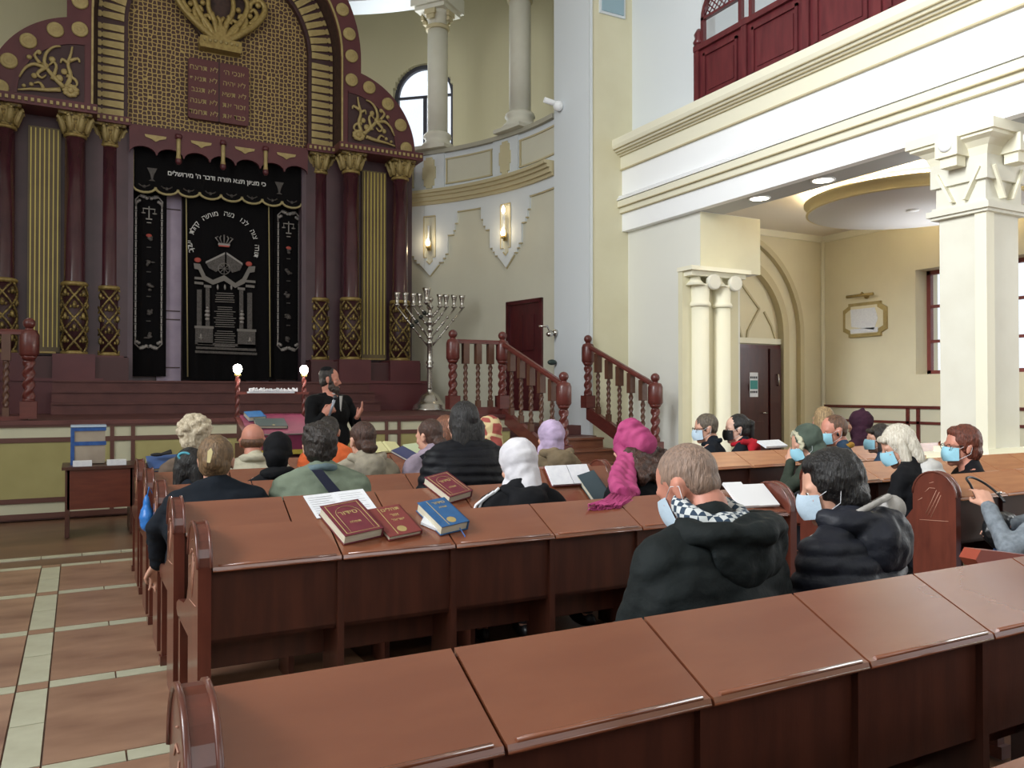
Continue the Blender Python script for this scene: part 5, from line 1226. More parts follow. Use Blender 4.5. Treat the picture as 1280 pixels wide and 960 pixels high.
def person(label, x, y, ztop, face=0, body=None, pitch=0, sw=.19, hs=1.08, jacket=None, hair=None, hm=None, skin='n', lean=.10, arms='lap', mask=None, extras=None, vox=.012, ears=True, puffy=0, tilt=0, glasses=False, seed=1, trousers=DARKT, roll=0, seatz=.45, bulk=1.0, by=None):
    """seated figure; face/body: heading in degrees, 0 = towards the stage, + = to the right of the picture"""
    body = face*.35 if body is None else body
    t = thing('person', label, 'person', (x, y, 0), 0)
    Rb = M.Rotation(-R(body), 4, 'Z')
    hz = ztop-.125*hs                                     # head centre height
    shz = hz-(.138-.0010*max(0, pitch-8))*hs                                    # shoulder line
    fwd = lean
    hips = V((0, -fwd, seatz+.11)); chest = V((0, -.02, shz-.17)); sh = V((0, 0, shz)); hc = V((0, .05+max(0, pitch)*.0012, hz))
    hwld = Rb @ hc
    TH = M.Translation(hwld) @ M.Rotation(-R(face), 4, 'Z') @ M.Rotation(-R(pitch), 4, 'X') @ M.Rotation(R(roll), 4, 'Y')
    B = lambda p: Rb @ V(p)
    b = MB(); head_blobs(b, TH, hs, ears=ears and hair not in ('scarf', 'hood', 'peakhood', 'under', 'beanie', 'long'))
    neck0 = B((0, .0, shz+.03)); nk1 = TH @ V((0, -.03*hs, -.07*hs)); b.cap(neck0, nk1, .062*hs, .055*hs, 14)
    b.cap(B(hips), B(chest), .13, .13, 14); b.cap(B((-sw*.8, 0, shz-.03)), B((sw*.8, 0, shz-.03)), .055, .055, 10); b.cap(B(chest), neck0, .12, .06, 12)
    j = MB(); bl = bulk
    j.ell(hips, (.19*bl, .15, .14), 16, 10, T=Rb); j.ell((hips+chest)/2+V((0, -.02, 0)), (.175*bl, .135, .2), 16, 10, T=Rb); j.ell(chest, (sw*.98*bl, .14, .2), 16, 12, T=Rb)
    j.cap(B((-sw*.95, 0, shz-.07)), B((sw*.95, 0, shz-.07)), .078*bl, .078*bl, 14); j.cap(B((-sw*.85, -.01, shz-.04)), B((0, -.012, shz+.03)), .065, .066, 12); j.cap(B((sw*.85, -.01, shz-.04)), B((0, -.012, shz+.03)), .065, .066, 12); j.cap(B((0, -.012, shz)), B((0, -.005, shz+.045)), .078, .07, 14)
    j.ell((0, -.035, shz-.2), (sw*1.22*bl, .125*bl, .22), 18, 12, T=Rb); j.ell((0, -.03, shz-.075), (sw*1.05*bl, .095*bl, .09), 16, 10, T=Rb); j.ell((0, -.05, shz-.36), (sw*1.15*bl, .13*bl, .2), 18, 12, T=Rb)
    for q in (-1, 1):
        a = arms if isinstance(arms, str) else arms[0 if q < 0 else 1]
        s0 = V((q*(sw+.012), 0, shz-.085))
        if a == 'lap': el = V((q*(sw+.055), .06, shz-.32)); wr = V((q*.11, .30, max(shz-.42, .62)))
        elif a == 'desk': el = V((q*(sw+.08), .12, shz-.27)); wr = V((q*.12, .36, shz-.25))
        elif a == 'chin': el = V((q*(sw+.06), .16, shz-.24)); wr = V((q*.07, .17, shz-.0))
        else: el, wr = V(a[0]), V(a[1])
        j.cap(B(s0), B(el), .066*bl, .056*bl, 12); j.cap(B(el), B(wr), .055*bl, .043*bl, 12)
        b.cap(B(s0), B(el), .04, .035, 8); b.cap(B(el), B(wr), .034, .026, 8)
        wd = (wr-el).normalized(); hd = MB(); hand(b, B(wr+wd*.015), Rb.to_3x3() @ wd, Rb.to_3x3() @ V((0, 0, 1)), hs, .45, -q)
        knee = V((q*.12, .42-fwd, seatz+.08)); ft = V((q*.13, .45-fwd, .08))
        b.cap(B(V((q*.09, -fwd, seatz+.09))), B(knee), .06, .05, 8); b.cap(B(knee), B(ft), .045, .035, 8)
    body_me = remesh(b, min(vox, .009), 2, None, 'body')
    body_me.materials.append(SKN[skin]); link('body', body_me, t)
    if puffy:
        f = lambda c, n: c+n*(puffy*(abs(sin(c.z*pi/.058+noise.noise(c*5)*.8)))+.003*noise.noise(c*18))
    else: f = lambda c, n: c+n*(.007*noise.noise(V((c.x*7+seed*3, c.y*7, c.z*13)))+.006*noise.noise(V((c.x*14, c.y*14+seed, c.z*30))))
    put('jacket', j, jacket, t, vox, 14 if vox < .011 else 9, f)
    l = MB()
    for q in (-1, 1): l.cap(B(V((q*.09, -fwd, seatz+.09))), B((q*.12, .42-fwd, seatz+.08)), .088, .07, 10); l.cap(B((q*.12, .42-fwd, seatz+.08)), B((q*.13, .45-fwd, .12)), .065, .05, 10)
    put('trousers', l, trousers, t, .016, 1)
    for q in (-1, 1): MB().ell((q*.13, .50-fwd, .05), (.045, .13, .05), 12, 8, T=Rb).build('shoe', SHOE, t)
    # hair & headwear, drawn in head space
    def HE(mb, c, r, n=16, m=10): mb.ell(V(c)*hs, V(r)*hs, n, m, T=TH)
    def HC(mb, a, c, r0, r1): mb.cap(V(a)*hs, V(c)*hs, r0*hs, r1*hs, 12, T=TH)
    H = MB(); hv = .009; wav = .004
    if hair in ('short', 'buzz'):
        g = .002 if hair == 'buzz' else .006
        HE(H, (0, -.014, .036), (.0755+g, .0925+g, .0865+g)); HE(H, (0, -.048, -.005), (.062+g, .046+g, .052)); wav = .002
    if hair in ('messy', 'curly', 'bun', 'long', 'bob', 'ponytail', 'wavy', 'thick'):
        g = {'thick': .018, 'messy': .014, 'curly': .018, 'bun': .008, 'long': .012, 'bob': .016, 'ponytail': .008, 'wavy': .01}[hair]
        HE(H, (0, -.022, .038), (.077+g, .090+g*.6, .086+g)); HE(H, (0, -.045, -.015), (.068+g, .058+g*.7, .07))
    if hair == 'messy':
        for k in range(14): a = k*2.4; HE(H, (.06*cos(a), -.02+.06*sin(a), .10-.03*(k % 3)), (.03, .03, .022), 8, 6)
        wav = .012
    if hair == 'curly':
        for k in range(26): a = k*2.4; e = .2+.055*k; HE(H, (.085*sin(e)*cos(a), -.03+.085*sin(e)*sin(a), .04+.09*cos(e)), (.03, .03, .027), 8, 6)
        wav = .012
    if hair == 'thick': HE(H, (0, -.05, -.03), (.085, .07, .07)); HE(H, (0, .02, .09), (.07, .06, .04)); wav = .006
    if hair == 'bun': HE(H, (0, -.105, .0), (.048, .036, .042)); HE(H, (0, -.07, -.03), (.05, .04, .04))
    if hair == 'lowbun': HE(H, (0, -.022, .038), (.084, .092, .09)); HE(H, (0, -.045, -.015), (.07, .06, .075)); HE(H, (0, -.1, -.055), (.058, .038, .036))
    if hair == 'ponytail': HE(H, (0, -.11, .05), (.03, .035, .03)); HC(H, (0, -.13, .04), (0, -.12, -.12), .03, .018)
    if hair == 'long':
        for q in (-1, 0, 1): HC(H, (q*.05, -.06, -.02), (q*.06, -.07, -.24), .058, .05)
        HE(H, (0, -.01, .0), (.094, .075, .1))
    if hair == 'under':
        for k in range(-3, 5): HC(H, (k*.024, -.06, -.03), (k*.05+.05, -.11, -.15-.02*(k % 2)), .038, .036)
        wav = .014
    if hair == 'bob':
        for q in (-1, 1): HC(H, (q*.066, -.01, .03), (q*.078, .0, -.09), .036, .03); HC(H, (q*.045, -.07, .0), (q*.05, -.075, -.10), .045, .035)
        HC(H, (-.05, .07, .07), (.05, .07, .07), .022, .022)
    if H.v:
        me = remesh(H, hv if vox > .01 else .007, 1, lambda c, n: c+n*wav*(noise.noise(V((c.x*30, c.y*30, c.z*14)))+.6*noise.noise(c*52)), 'hair'); me.materials.append(hm); link('hair', me, t)
    W_ = MB(); wf = wrinkle(.006, 14, seed)
    if hair == 'ring':     # bald crown with hair around
        HE(W_, (0, -.035, -.005), (.079, .07, .045)); put('hair', W_, hm, t, .008, 1)
    if hair == 'beanie':
        HE(W_, (0, -.012, .045), (.086, .103, .098)); HC(W_, (0, -.06, -.0), (0, -.045, -.03), .07, .065); HE(W_, (0, -.02, .01), (.09, .105, .03)); put('beanie', W_, hm, t, .009, 2, wf)
    if hair == 'hood':
        HE(W_, (0, -.03, .04), (.098, .108, .108)); HE(W_, (0, -.05, -.05), (.09, .085, .09)); HC(W_, (0, -.05, -.08), (0, -.03, -.17), .085, .1); put('hood', W_, hm, t, .01, 2, wf)
    if hair in ('scarf', 'peakhood'):
        HE(W_, (0, -.014, .038), (.094, .110, .103)); HE(W_, (0, -.02, -.04), (.088, .092, .09)); HC(W_, (-.0, -.03, -.06), (0, -.03, -.15), .078, .085)
        for q in (-1, 1): HC(W_, (q*.05, .03, -.08), (q*.07, -.0, -.14), .04, .05)
        if hair == 'peakhood': HC(W_, (0, -.02, .1), (0, -.03, .15), .06, .012)
        me = remesh(W_, .009, 2, lambda c, n: c+n*(.006*sin((c-hwld).length*0+((c-hwld).z*.7+(c-hwld).y)*90+3*noise.noise(c*12))*.3+.006*noise.noise(c*16)), 'head_scarf'); me.materials.append(hm); link('head_scarf', me, t)
    if hair == 'kippah':
        HE(W_, (0, -.024, .036), (.080, .090, .087)); HE(W_, (0, -.04, -.015), (.072, .055, .06)); HC(W_, (-.07, .02, .0), (-.066, .03, -.04), .016, .014); HC(W_, (.07, .02, .0), (.066, .03, -.04), .016, .014)
        put('hair', W_, hm, t, .008, 1, wrinkle(.003, 40, 1))
    if mask:
        rings = []
        for i in range(13):
            u = -1+2*i/12; row = []
            for k in range(9):
                w = -1+2*k/8; a = u*1.25
                row.append(TH @ (V((.068*sin(a), .022+(.088+.014*(1-w*w)*(1-u*u))*cos(a), -.043+.046*w*(1-.15*abs(u))))*hs))
            rings.append(row)
        MB().loft(rings, False, True, closed=False).build('face_mask', mask, t)
        lp = MB()
        for q in (-1, 1): lp.tube([TH @ (V(p)*hs) for p in ((q*.066, .05, -.01), (q*.082, .01, .012), (q*.088, -.02, .0), (q*.084, -.01, -.04), (q*.066, .05, -.075))], .0015, 4)
        lp.build('ear_loops', PAPER, t)
    for q in (-1, 1):
        MB().ell(V((q*.031, .071, .001))*hs, V((.013, .013, .010))*hs, 10, 8, T=TH).build('eye', EYEW, t); 
    for q in (-1, 1): MB().ell(V((q*.031, .081, .001))*hs, V((.006, .005, .006))*hs, 8, 6, T=TH).build('iris', EYED, t)
    if not mask: MB().ell(V((0, .093, -.063))*hs, V((.022, .006, .009))*hs, 10, 6, T=TH).build('lips', LIPS, t)
    if glasses:
        m = MB()
        for q in (-1, 1):
            m.tube([TH @ (V((q*.034+.024*cos(a), .098, .0+.019*sin(a)))*hs) for a in [2*pi*i/14 for i in range(15)]], .0025, 5); m.tube([TH @ (V(p)*hs) for p in ((q*.058, .095, .006), (q*.08, .0, .01))], .003, 5)
        m.tube([TH @ (V((-.01, .1, .004))*hs), TH @ (V((.01, .1, .004))*hs)], .0025, 5); m.build('glasses', mat('black_frames', (24, 24, 26), .3), t)
    return t, TH, Rb, B, shz, hs
def collar(ctx, m_, name='collar', r=.07, zoff=.03, tall=.06, ry=1, dx=0):
    t, TH, Rb, B, shz, hs = ctx; w = MB()
    w.tube([B((dx+r*1.05*cos(a), -.0+r*ry*sin(a), shz+zoff+.02*(-sin(a)))) for a in [2*pi*i/24 for i in range(25)]], tall/2, 8); return put(name, w, m_, t, .009, 1, wrinkle(.006, 22, 2))
def backhood(ctx, m_, w_=.13, zoff=.0, d=.11, h=.10, name='folded_hood'):
    t, TH, Rb, B, shz, hs = ctx; w = MB(); w.ell((0, -d, shz+zoff-.03), (w_, .075, h), 14, 10, T=Rb)
    w.tube([B((w_*1.0*cos(a), -.02+d*.6*sin(a), shz+zoff+.05+.02*sin(a))) for a in [pi+pi*i/12 for i in range(13)]], .035, 8)
    return put(name, w, m_, t, .011, 4, wrinkle(.009, 12, 3))
def X(px, Y, py=560): return at(px, py, Y=Y).x
def Z(px, py, Y): return at(px, py, Y=Y).z
def P(label, px, ytop, Y, **k):
    k['hs'] = k.get('hs', 1.08)*1.06; k['sw'] = k.get('sw', .19)*.95
    return person(label, X(px, Y), Y-.03, Z(px, ytop, Y), **k)
BLK = cloth('black_jacket_cloth', (17, 18, 22)); NAVY = cloth('dark_navy_jacket', (22, 29, 38)); BEIGE = cloth('beige_jacket', (196, 190, 168)); SAGE = cloth('sage_green_jacket', (124, 136, 118), sc=5)
GREYH = cloth('greige_hoodie', (158, 150, 132)); LAV = cloth('lavender_jacket', (150, 136, 150)); TANJ = cloth('tan_jacket', (128, 112, 88)); YGR = cloth('yellow_green_jacket', (184, 192, 120)); ORG = cloth('orange_garment', (224, 108, 60))
WCLOTH = cloth('white_headscarf_cloth', (204, 202, 206), (188, 186, 192)); LAVS = cloth('lavender_scarf_cloth', (186, 166, 196)); PINK = cloth('magenta_scarf_cloth', (172, 74, 118), (146, 54, 98), bump=.5)
GREENC = cloth('dark_green_coat', (56, 64, 54)); BLUJ = cloth('blue_patterned_jacket', (50, 74, 98), (34, 50, 70)); PURP = cloth('dark_plum_coat', (62, 34, 50)); REDC = cloth('red_hood_cloth', (190, 34, 48)); GREYC = cloth('grey_wool_coat', (128, 136, 144), sc=30); PUFF = cloth('black_puffer', (21, 22, 28), rough=.6, bump=.4); PUFFB = cloth('dark_blue_black_puffer', (36, 38, 47), rough=.5, bump=.5); COAT = cloth('dark_charcoal_parka', (25, 31, 32), rough=.75, bump=.5)
MUST = cloth('mustard_collar', (170, 128, 48)); PLAID = mat('plaid_shirt', (38, 58, 78), .8, col2=(196, 200, 200), nscale=46, kind='check'); LITE = cloth('pale_grey_lining', (176, 172, 168)); WPUF = cloth('white_puffer_vest', (206, 204, 200), rough=.6)
MASKB = mat('light_blue_mask', (150, 202, 220), .7, bump=.2, bscale=50); MASKW = mat('pale_mask', (186, 206, 222), .7, bump=.2); MASKK = mat('black_mask', (22, 22, 26), .8)
hBR = hairm('brown_hair', (74, 46, 34)); hBK = hairm('black_hair', (24, 20, 20), (10, 9, 10)); hDB = hairm('dark_brown_hair', (44, 34, 28), (22, 17, 14)); hBL = hairm('dark_blonde_hair', (128, 100, 70)); hWH = hairm('white_hair', (216, 204, 180), (170, 154, 128)); hGR = hairm('cropped_grey_hair', (150, 124, 108), (116, 96, 84)); hAU = hairm('auburn_hair', (112, 54, 36)); hPL = hairm('platinum_hair', (220, 214, 200), (184, 174, 156)); hGG = hairm('grey_brown_hair', (110, 98, 84)); hST = hairm('strawberry_hair', (140, 88, 62)); hSB = hairm('short_blond_brown_hair', (112, 78, 56))
KN = cloth('black_knit_hat', (15, 16, 20)); GREENK = cloth('green_grey_hood', (82, 94, 84)); CRPL = mat('cream_check_scarf', (196, 176, 132), .8, col2=(150, 70, 62), nscale=9, kind='voro'); 
# row nearest the stage (behind pew at 6.98)
c = P('white fluffy curly haired person in dark clothes, front row at left', 243, 522, 6.5, hair='curly', hm=hWH, jacket=cloth('taupe_jacket', (112, 96, 84)), hs=1.15, seed=2)
c = P('balding man in cream jacket with high collar, front row', 316, 529, 6.5, face=12, pitch=6, hair='ring', hm=hSB, jacket=BEIGE, skin='r', sw=.23, hs=1.1, seed=3); collar(c, BEIGE, r=.085, tall=.07)
c = P('child-like dark haired person with orange collar below the speaker', 411, 520, 6.55, face=15, hair='short', hm=hDB, jacket=ORG, hs=1.0, seed=4)
c = P('strawberry blonde haired person mostly hidden beside long black hair', 557, 520, 6.5, face=-12, hair='long', hm=hST, jacket=TANJ, hs=1.08, seed=5)
# behind pew 6.11
c = P('person with brown low bun and greige hooded jacket', 455, 527, 5.63, face=-8, pitch=8, hair='lowbun', hm=hBR, jacket=GREYH, sw=.2, hs=1.04, seed=6); backhood(c, GREYH, .12)
c = P('person with brown bun, lavender jacket and dark shoulder strap', 540, 524, 5.63, face=-28, pitch=10, hair='lowbun', hm=hBR, jacket=LAV, hs=1.0, seed=7); collar(c, LAV, r=.085, tall=.06)
MB().prism([(-.17, .02), (-.13, .04), (.1, -.22), (.06, -.26)], 'y', -.155, -.145, T=M.Translation((0, 0, c[4]))).build('shoulder_strap', mat('strap_black', (30, 30, 44), .7), c[0])
c = P('person in cream and red patterned headscarf and yellow green jacket', 614, 522, 6.5, face=-20, pitch=12, hair='scarf', hm=CRPL, jacket=YGR, hs=1.08, seed=8)
# behind pew 5.24
c = P('black haired child with cyan hair tie at the left pew end', 238, 562, 5.65, face=20, pitch=5, hair='bob', hm=hBK, jacket=NAVY, sw=.16, hs=.98, seed=9)
T = c[1]; MB().tube([T @ V((-.02+.035*cos(a), -.10+.0*sin(a), .085+.02*sin(a))) for a in [2*pi*i/12 for i in range(13)]], .009).build('hair_tie', mat('cyan_tie', (70, 150, 170), .6), c[0])
c = P('person in black knit beanie and black scarf collar', 347, 543, 5.6, face=14, hair='beanie', hm=KN, jacket=BLK, sw=.19, hs=1.08, seed=10); collar(c, KN, r=.08, tall=.09, name='scarf')
c = P('tall woman with long straight black hair and black puffer jacket', 580, 503, 4.8, face=-10, hair='long', hm=hBK, jacket=PUFF, puffy=.012, sw=.22, hs=1.04, seed=11, bulk=1.12)
c = P('person in lavender headscarf and tan jacket, right end of row', 690, 527, 5.6, face=-14, hair='scarf', hm=LAVS, jacket=TANJ, sw=.2, hs=1.02, seed=12); backhood(c, TANJ, .14); collar(c, BLK, r=.07, tall=.04)
# behind pew 4.37
c = P('fair haired girl with light hair clip and dark navy jacket', 270, 545, 4.78, face=18, pitch=2, hair='bun', hm=hBL, jacket=NAVY, sw=.21, hs=1.08, seed=13, bulk=1.15, arms=((( -.3, .06, .72), (-.3, .2, .5)), 'lap'))
T = c[1]; MB().prism([(-.008, -.02), (.008, -.02), (.013, .04), (.0, .06), (-.013, .04)], 'y', -.15, -.138, T=T @ M.Rotation(R(8), 4, 'Y') @ M.Translation((-.01, -.03, .02))).build('hair_clip', mat('cream_clip', (214, 200, 150), .4), c[0])
c = P('dark curly haired man in sage green jacket with navy strap', 400, 529, 4.78, face=8, hair='messy', hm=hDB, jacket=SAGE, sw=.225, hs=1.08, seed=14, bulk=1.1); collar(c, cloth('blue_grey_collar', (98, 116, 122)), r=.078, tall=.05)
MB().prism([(-.10, .045), (-.04, .045), (.2, -.24), (.13, -.26)], 'y', -.172, -.16, T=M.Translation((0, 0, c[4]))).build('shoulder_strap', mat('strap_navy', (38, 42, 66), .7), c[0])
c = P('person in white headscarf and black tracksuit with white shoulder stripes', 650, 552, 3.95, face=-8, pitch=20, hair='scarf', hm=WCLOTH, jacket=BLK, sw=.2, hs=1.06, seed=15, body=10); backhood(c, BLK, .12, zoff=-.02)
for k in range(3): MB().tube([c[3]((-.15-.03*k, -.05, c[4]+.04-.018*k)), c[3]((-.215-.03*k, -.035, c[4]-.02-.014*k)), c[3]((-.25-.028*k, -.02, c[4]-.14))], .008, 5).build('white_stripe', PAPER, c[0])
# behind pew 3.5
c = P('woman in magenta headwrap with fringed scarf over the desk', 797, 535, 3.95, face=-8, pitch=24, hair='under', hm=hBR, jacket=BLK, sw=.19, hs=1.12, seed=16, body=-5)
t, T, Rb, B, shz, hs = c
w = MB(); w.ell((0, -.035, .06), (.112, .122, .112), 18, 12, T=T); w.ell((.01, -.075, .02), (.1, .1, .09), 18, 12, T=T); w.ell((-.02, -.06, .13), (.08, .08, .06), 12, 8, T=T)
me = remesh(w, .007, 2, lambda c_, n: c_+n*(.0028*sin(((T.inverted() @ c_).z*80+(T.inverted() @ c_).y*70+4*noise.noise(c_*9)))+.009*noise.noise(c_*14)), 'head_wrap'); me.materials.append(PINK); link('head_wrap', me, t)
Wp = lambda px, py, Y: at(px, py, Y=Y)-V(t.location)
w = MB(); w.tube(spline([T @ V((-.09, .0, .05)), T @ V((-.10, -.03, -.03)), Wp(776, 585, 3.84), Wp(771, 600, 3.72), Wp(774, 612, 3.60), Wp(779, 619, 3.51)]), [.045]*9+[.05]*12, 10)
w.tube(spline([T @ V((-.07, -.06, -.03)), Wp(786, 590, 3.82), Wp(786, 606, 3.68), Wp(790, 617, 3.54)]), .045, 10)
put('scarf', w, PINK, t, .009, 2, lambda c_, n: c_+n*(.0025*sin(c_.x*110+c_.z*30)+.005*noise.noise(c_*18)))
w = MB(); rnd = random.Random(9)
for k in range(80):
    px = rnd.uniform(764, 796); q = rnd.uniform(-1, 1); w.tube([Wp(px, 617+q, 3.53), Wp(px-6+q*3, 625+q, 3.47), Wp(px-20+rnd.uniform(-14, 10), 634+rnd.uniform(-4, 5), 3.41)], .0045, 4)
w.build('scarf_fringe', PINK, t)
# right block
c = P('redhead woman in glasses and blue mask wearing black top', 1206, 533, 3.85, face=-62, hair='thick', hm=hAU, jacket=BLK, sw=.19, hs=1.16, seed=17, mask=MASKB, glasses=True, body=-50, skin='r')
c = P('platinum bobbed woman bowing, black coat with white puffer sleeve', 1132, 533, 3.95, face=-48, pitch=22, hair='bob', hm=hPL, jacket=BLK, sw=.2, hs=1.15, seed=18, mask=MASKB, body=-20)
w = MB(); w.ell((.08, -.12, c[4]-.1), (.15, .10, .17), 14, 10, T=c[2]); put('white_puffer_panel', w, WPUF, c[0], .011, 2, lambda q, n: q+n*.012*abs(sin(q.z*pi/.06)))
c = P('person in green-grey hood with furry edge and dark green sleeve', 1014, 534, 4.85, face=-58, pitch=18, hair='hood', hm=GREENK, jacket=GREENC, sw=.2, hs=1.12, seed=19, mask=MASKB, arms=('chin', 'lap'), body=-20)
T = c[1]; w = MB(); rnd = random.Random(2)
for k in range(26): a = -.4+k*.15; w.ell((.085*cos(a)*1.1, .055+rnd.uniform(-.01, .01), .02+.105*sin(a)), (.022, .022, .022), 7, 5, T=T)
put('fur_trim', w, cloth('cream_fur', (196, 192, 166)), c[0], .008, 1, wrinkle(.01, 40))
c = P('short haired man in blue mask and earpiece with mustard collar', 1048, 518, 4.95, face=-66, pitch=8, hair='buzz', hm=hSB, jacket=BLUJ, sw=.22, hs=1.12, seed=20, mask=MASKB, skin='r', body=-40); collar(c, MUST, r=.085, tall=.05)
MB().ell(V((-.09, .01, -.02)), (.012, .012, .02), 8, 6, T=c[1]).build('earpiece', mat('black_plastic', (20, 20, 22), .3), c[0])
c = P('dark haired person in blue mask between mustard collar man and platinum woman', 1102, 531, 4.95, face=-55, hair='bob', hm=hDB, jacket=BLUJ, sw=.18, hs=1.0, seed=21, mask=MASKB, body=-30)
c = P('person in peaked dark plum hood beside the dado rail', 1077, 514, 6.2, face=-20, hair='peakhood', hm=PURP, jacket=PURP, sw=.22, hs=1.15, seed=22)
c = P('blond long haired person in blue by start of wall rail', 1030, 509, 6.25, face=10, hair='long', hm=hairm('sandy_hair', (184, 154, 112)), jacket=cloth('mid_blue_jacket', (50, 92, 140)), sw=.2, hs=1.1, seed=23)
c = P('grey haired man in glasses and mask before the twin columns', 887, 517, 6.2, face=-65, pitch=6, hair='short', hm=hGG, jacket=NAVY, sw=.23, hs=1.12, seed=24, mask=MASKW, glasses=True, body=-40); collar(c, NAVY, r=.08, tall=.05)
c = P('dark haired woman in black mask and navy jacket with red hood', 925, 518, 6.15, face=-62, pitch=4, hair='ponytail', hm=hBK, jacket=NAVY, sw=.19, hs=1.12, seed=25, mask=MASKK, body=-35, skin='p'); backhood(c, REDC, .14, zoff=0); collar(c, REDC, r=.09, tall=.05)
# foreground pair
def near(label, px, ytop, Y, **k): return person(label, X(px, Y, 640), Y-.0, Z(px, ytop, Y), vox=.0095, **k)
c = near('grey cropped haired man bowing, plaid shirt collar and dark charcoal parka', 888, 556, 2.05, face=-20, pitch=30, hair='buzz', hm=hGR, jacket=COAT, sw=.27, hs=1.16, seed=26, mask=MASKW, skin='r', body=-12, lean=.12, bulk=1.12, arms='lap')
t, T, Rb, B, shz, hs = c
w = MB(); w.tube([B((.108*cos(a)+.01, -.0+.095*sin(a), shz+.055-.035*sin(a)*-1)) for a in [2*pi*i/28 for i in range(29)]], .034, 10); w.ell((0, -.07, shz+.02), (.12, .05, .05), 12, 8, T=Rb); put('plaid_collar', w, PLAID, t, .008, 2, wrinkle(.006, 16))
w = MB(); w.ell((.03, -.135, shz-.05), (.2, .06, .12), 16, 12, T=Rb); w.tube([B((.19*cos(a)+.02, -.03+.15*sin(a), shz+.015+.0*sin(a))) for a in [pi*.95+pi*1.1*i/14 for i in range(15)]], .045, 10); put('folded_hood', w, COAT, t, .009, 3, wrinkle(.016, 9, 4))
c = near('black haired woman in pale mask and dark puffer with pale hood lining', 1060, 566, 2.12, face=-48, pitch=12, hair='thick', ears=False, hm=hBK, jacket=PUFFB, puffy=.012, sw=.24, hs=1.13, seed=27, mask=MASKW, body=-18, bulk=1.1)
t, T, Rb, B, shz, hs = c
w = MB(); w.ell((.03, -.12, shz-.03), (.17, .09, .13), 16, 12, T=Rb); w.tube([B((.17*cos(a)+.02, .0+.13*sin(a), shz+.05)) for a in [pi*.9+pi*1.1*i/14 for i in range(15)]], .045, 10); put('folded_hood', w, PUFFB, t, .009, 3, wrinkle(.014, 10, 5))
w = MB(); w.tube(spline([B((-.19, .08, shz-.03)), B((-.16, -.03, shz+.05)), B((-.06, -.11, shz+.11)), B((.08, -.12, shz+.13)), B((.17, -.05, shz+.1)), B((.2, .04, shz+.04))]), .013, 8); put('hood_edge', w, LITE, t, .007, 1)
w = MB(); w.ell((.11, -.12, shz+.08), (.075, .05, .055), 12, 8, T=Rb); put('pale_lining_patch', w, LITE, t, .008, 2)
WX = X(1335, 2.75); WB = -35; WL = lambda p: tuple((M.Rotation(-R(WB), 4, 'Z')).inverted() @ (p-V((WX, 2.75, 0))))
# woman in grey at the right edge, holding bag handle
c = person('woman in grey wool coat at right edge holding a black bag handle', WX, 2.75, 1.27, face=-40, pitch=10, hair='short', hm=hBL, jacket=GREYC, sw=.23, hs=1.12, seed=28, body=WB, trousers=DEN, arms=((WL(at(1262, 690, Y=2.75)), WL(at(1236, 634, Y=2.95))), 'lap'), lean=.1, bulk=1.1)
t, T, Rb, B, shz, hs = c
bg = thing('handbag', 'black handbag with long strap loop on pale aisle pew desk', 'bag', at(1240, 640, Y=3.1))
o = V(bg.location)
m = MB().ell((.1, 0, -.12), (.17, .08, .12), 14, 10); me = remesh(m, .01, 2, wrinkle(.01, 14)); me.materials.append(mat('black_leather', (24, 26, 28), .4)); link('bag_body', me, bg)
pts = [at(px, py, Y=yy)-o for px, py, yy in ((1222, 626, 3.08), (1213, 606, 3.1), (1208, 598, 3.12), (1216, 597, 3.14), (1232, 605, 3.12), (1248, 618, 3.06), (1256, 628, 3.02))]
MB().tube(spline(pts), .0075, 8).build('bag_strap', MATS['black_leather'], bg); q = at(1249, 616, Y=3.05)-o; MB().ell(q, (.03, .008, .008), T=None).build('strap_buckle', SILVER, bg)
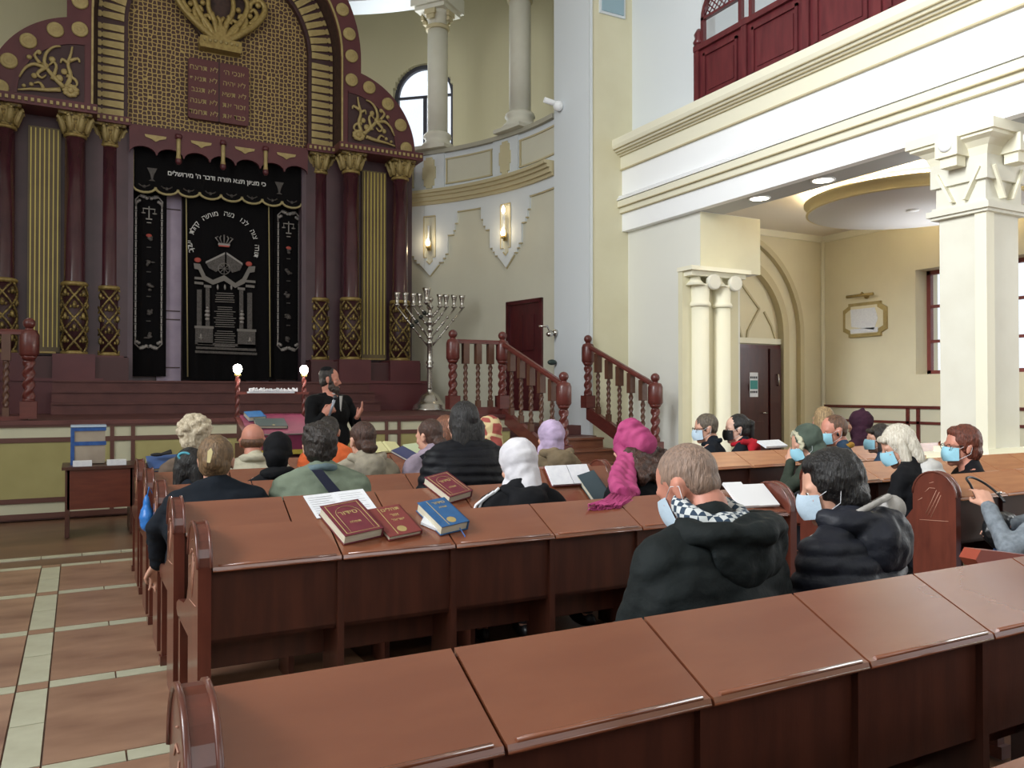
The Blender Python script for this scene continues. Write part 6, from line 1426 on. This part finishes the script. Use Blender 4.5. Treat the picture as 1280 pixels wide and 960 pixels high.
# ---------------------------------------------------------------- the speaker, standing
def speaker():
    Y = 8.9; px = 412; x = X(px, Y, 478); ztop = Z(px, 459, Y); hs = 1.12
    t = thing('person', 'bearded man in black suit and black skullcap speaking into a microphone', 'person', (x, Y, 0))
    hc = V((0, 0, ztop-.125*hs)); face = 68; body = 25
    TH = M.Translation(hc) @ M.Rotation(-R(face), 4, 'Z') @ M.Rotation(-R(4), 4, 'X'); Rb = M.Rotation(-R(body)+pi, 4, 'Z')
    # body faces the audience, turned to his left; +y local = his front
    Rb = M.Rotation(-R(150), 4, 'Z'); B = lambda p: Rb @ V(p)
    TH = M.Translation(hc) @ M.Rotation(-R(112), 4, 'Z') @ M.Rotation(-R(4), 4, 'X')
    sz = hc.z-.185*hs; sw = .255
    wR = at(405, 517, Y=Y-.30)-V((x, Y, 0)); wL = at(446, 522, Y=Y-.22)-V((x, Y, 0)); iB = Rb.inverted()
    wR, wL = iB @ wR, iB @ wL
    b = MB(); head_blobs(b, TH, hs); b.cap(B((0, -.01, sz+.02)), TH @ V((0, -.025, -.07)), .062, .056, 14)
    j = MB(); j.ell((0, 0, sz-.18), (.26, .175, .24), 16, 12, T=Rb); j.ell((0, .02, sz-.42), (.245, .185, .22), 16, 12, T=Rb); j.ell((0, 0, sz-.62), (.21, .15, .2), 16, 12, T=Rb)
    j.cap(B((-sw, 0, sz-.04)), B((sw, 0, sz-.04)), .085, .085, 14)
    for q in (-1, 1): j.cap(B((q*sw*.9, -.01, sz-.03)), B((0, -.012, sz+.03)), .065, .06, 12)
    b.cap(B((0, 0, sz-.7)), B((0, 0, sz)), .12, .1, 12)
    for q, w in ((-1, wL), (1, wR)):
        # q>0 is his right... shoulder chosen by nearness to the wrist
        s0 = V((q*(sw+.02), 0, sz-.05)); 
        if (w-s0).length > (w-V((-s0.x, 0, s0.z))).length: s0.x = -s0.x
        el = V((s0.x*1.3, .08, sz-.34)); j.cap(B(s0), B(el), .072, .06, 12); wr = w-(w-el).normalized()*.03; j.cap(B(el), B(wr), .058, .046, 12); b.cap(B(s0), B(el), .04, .035); b.cap(B(el), B(w), .034, .028)
        d = (w-el).normalized()
        if w is wR: hand(b, B(w), (V((.75, -.3, .55))), V((-.3, -.9, .1)), 1.15, 1.0, 1)
        else: hand(b, B(w), V((.45, -.1, .9)), V((.8, -.3, -.3)), 1.2, .22, -1)
    l = MB()
    for q in (-1, 1): l.cap(B((q*.1, 0, sz-.66)), B((q*.11, .02, .5)), .1, .075, 12); l.cap(B((q*.11, .02, .5)), B((q*.12, 0, .1)), .072, .058, 12); b.cap(B((q*.1, 0, sz-.66)), B((q*.11, .02, .5)), .06, .05, 8); b.cap(B((q*.11, .02, .5)), B((q*.12, 0, .08)), .045, .035, 8)
    SU = cloth('black_suit', (13, 14, 17))
    put('body', b, SKINR, t, .009, 1); put('suit_jacket', j, SU, t, .011, 2, wrinkle(.008, 9)); put('trousers', l, SU, t, .014, 1)
    for q in (-1, 1): MB().ell((q*.13, .08, .05), (.05, .15, .05), 12, 8, T=Rb).build('shoe', SHOE, t)
    w = MB(); E = lambda c, r: w.ell(V(c)*hs, V(r)*hs, 14, 10, T=TH)
    E((0, -.02, .042), (.081, .092, .085)); E((0, -.045, -.015), (.072, .055, .07)); E((.07, .012, -.01), (.014, .018, .04)); E((-.07, .012, -.01), (.014, .018, .04)); put('hair', w, hairm('salt_dark_hair', (52, 46, 42), (30, 26, 24)), t, .008, 1, wrinkle(.004, 40))
    w = MB(); E((0, .045, -.09), (.066, .062, .05)); E((0, .05, -.14), (.052, .045, .06)); E((0, .085, -.048), (.032, .016, .010)); E((.055, .025, -.06), (.016, .03, .05)); E((-.055, .025, -.06), (.016, .03, .05)); put('beard', w, hairm('grey_brown_beard', (70, 58, 50), (36, 30, 27)), t, .008, 1, wrinkle(.012, 34))
    MB().ell(V((0, .097, -.066))*hs, V((.02, .008, .008))*hs, T=TH).build('lips', LIPS, t)
    for q in (-1, 1): MB().ell(V((q*.031, .071, .001))*hs, V((.013, .013, .010))*hs, 10, 8, T=TH).build('eye', EYEW, t); MB().ell(V((q*.031, .081, .001))*hs, V((.006, .005, .006))*hs, 8, 6, T=TH).build('iris', EYED, t)
    MB().lathe([(.066, .085), (.064, .105), (.045, .122), (.02, .130)], (0, -.03, .0), 18, T=TH @ M.Scale(hs, 4)).build('skullcap', KN, t)
    w = MB(); w.prism([(-.012, sz+.03), (.03, sz+.03), (.022, sz-.12), (.01, sz-.14)], 'y', .178, .184, T=Rb); w.tube([B((.06*cos(a), .01+.065*sin(a), sz+.05)) for a in [2*pi*i/20 for i in range(21)]], .011, 8); w.build('white_shirt_collar', mat('shirt_white', (190, 190, 188), .7), t)
    mc = thing('microphone', 'small black and silver microphone held before the beard of the speaker', 'microphone', V((x, Y, 0))+B(wR))
    d = V((.25, -.22, .95)).normalized(); p0 = V((.06, -.05, .03)); MB().tube([p0-d*.06, p0+d*.13], [.012, .016], 12).build('handle', mat('mic_grey', (150, 156, 168), .35, .3), mc); MB().ell(p0+d*.15, (.026, .026, .03), 12, 8).build('mic_head', mat('mic_black', (40, 42, 46), .4), mc)
speaker()
bpy.data.scenes.remove(TMPS)
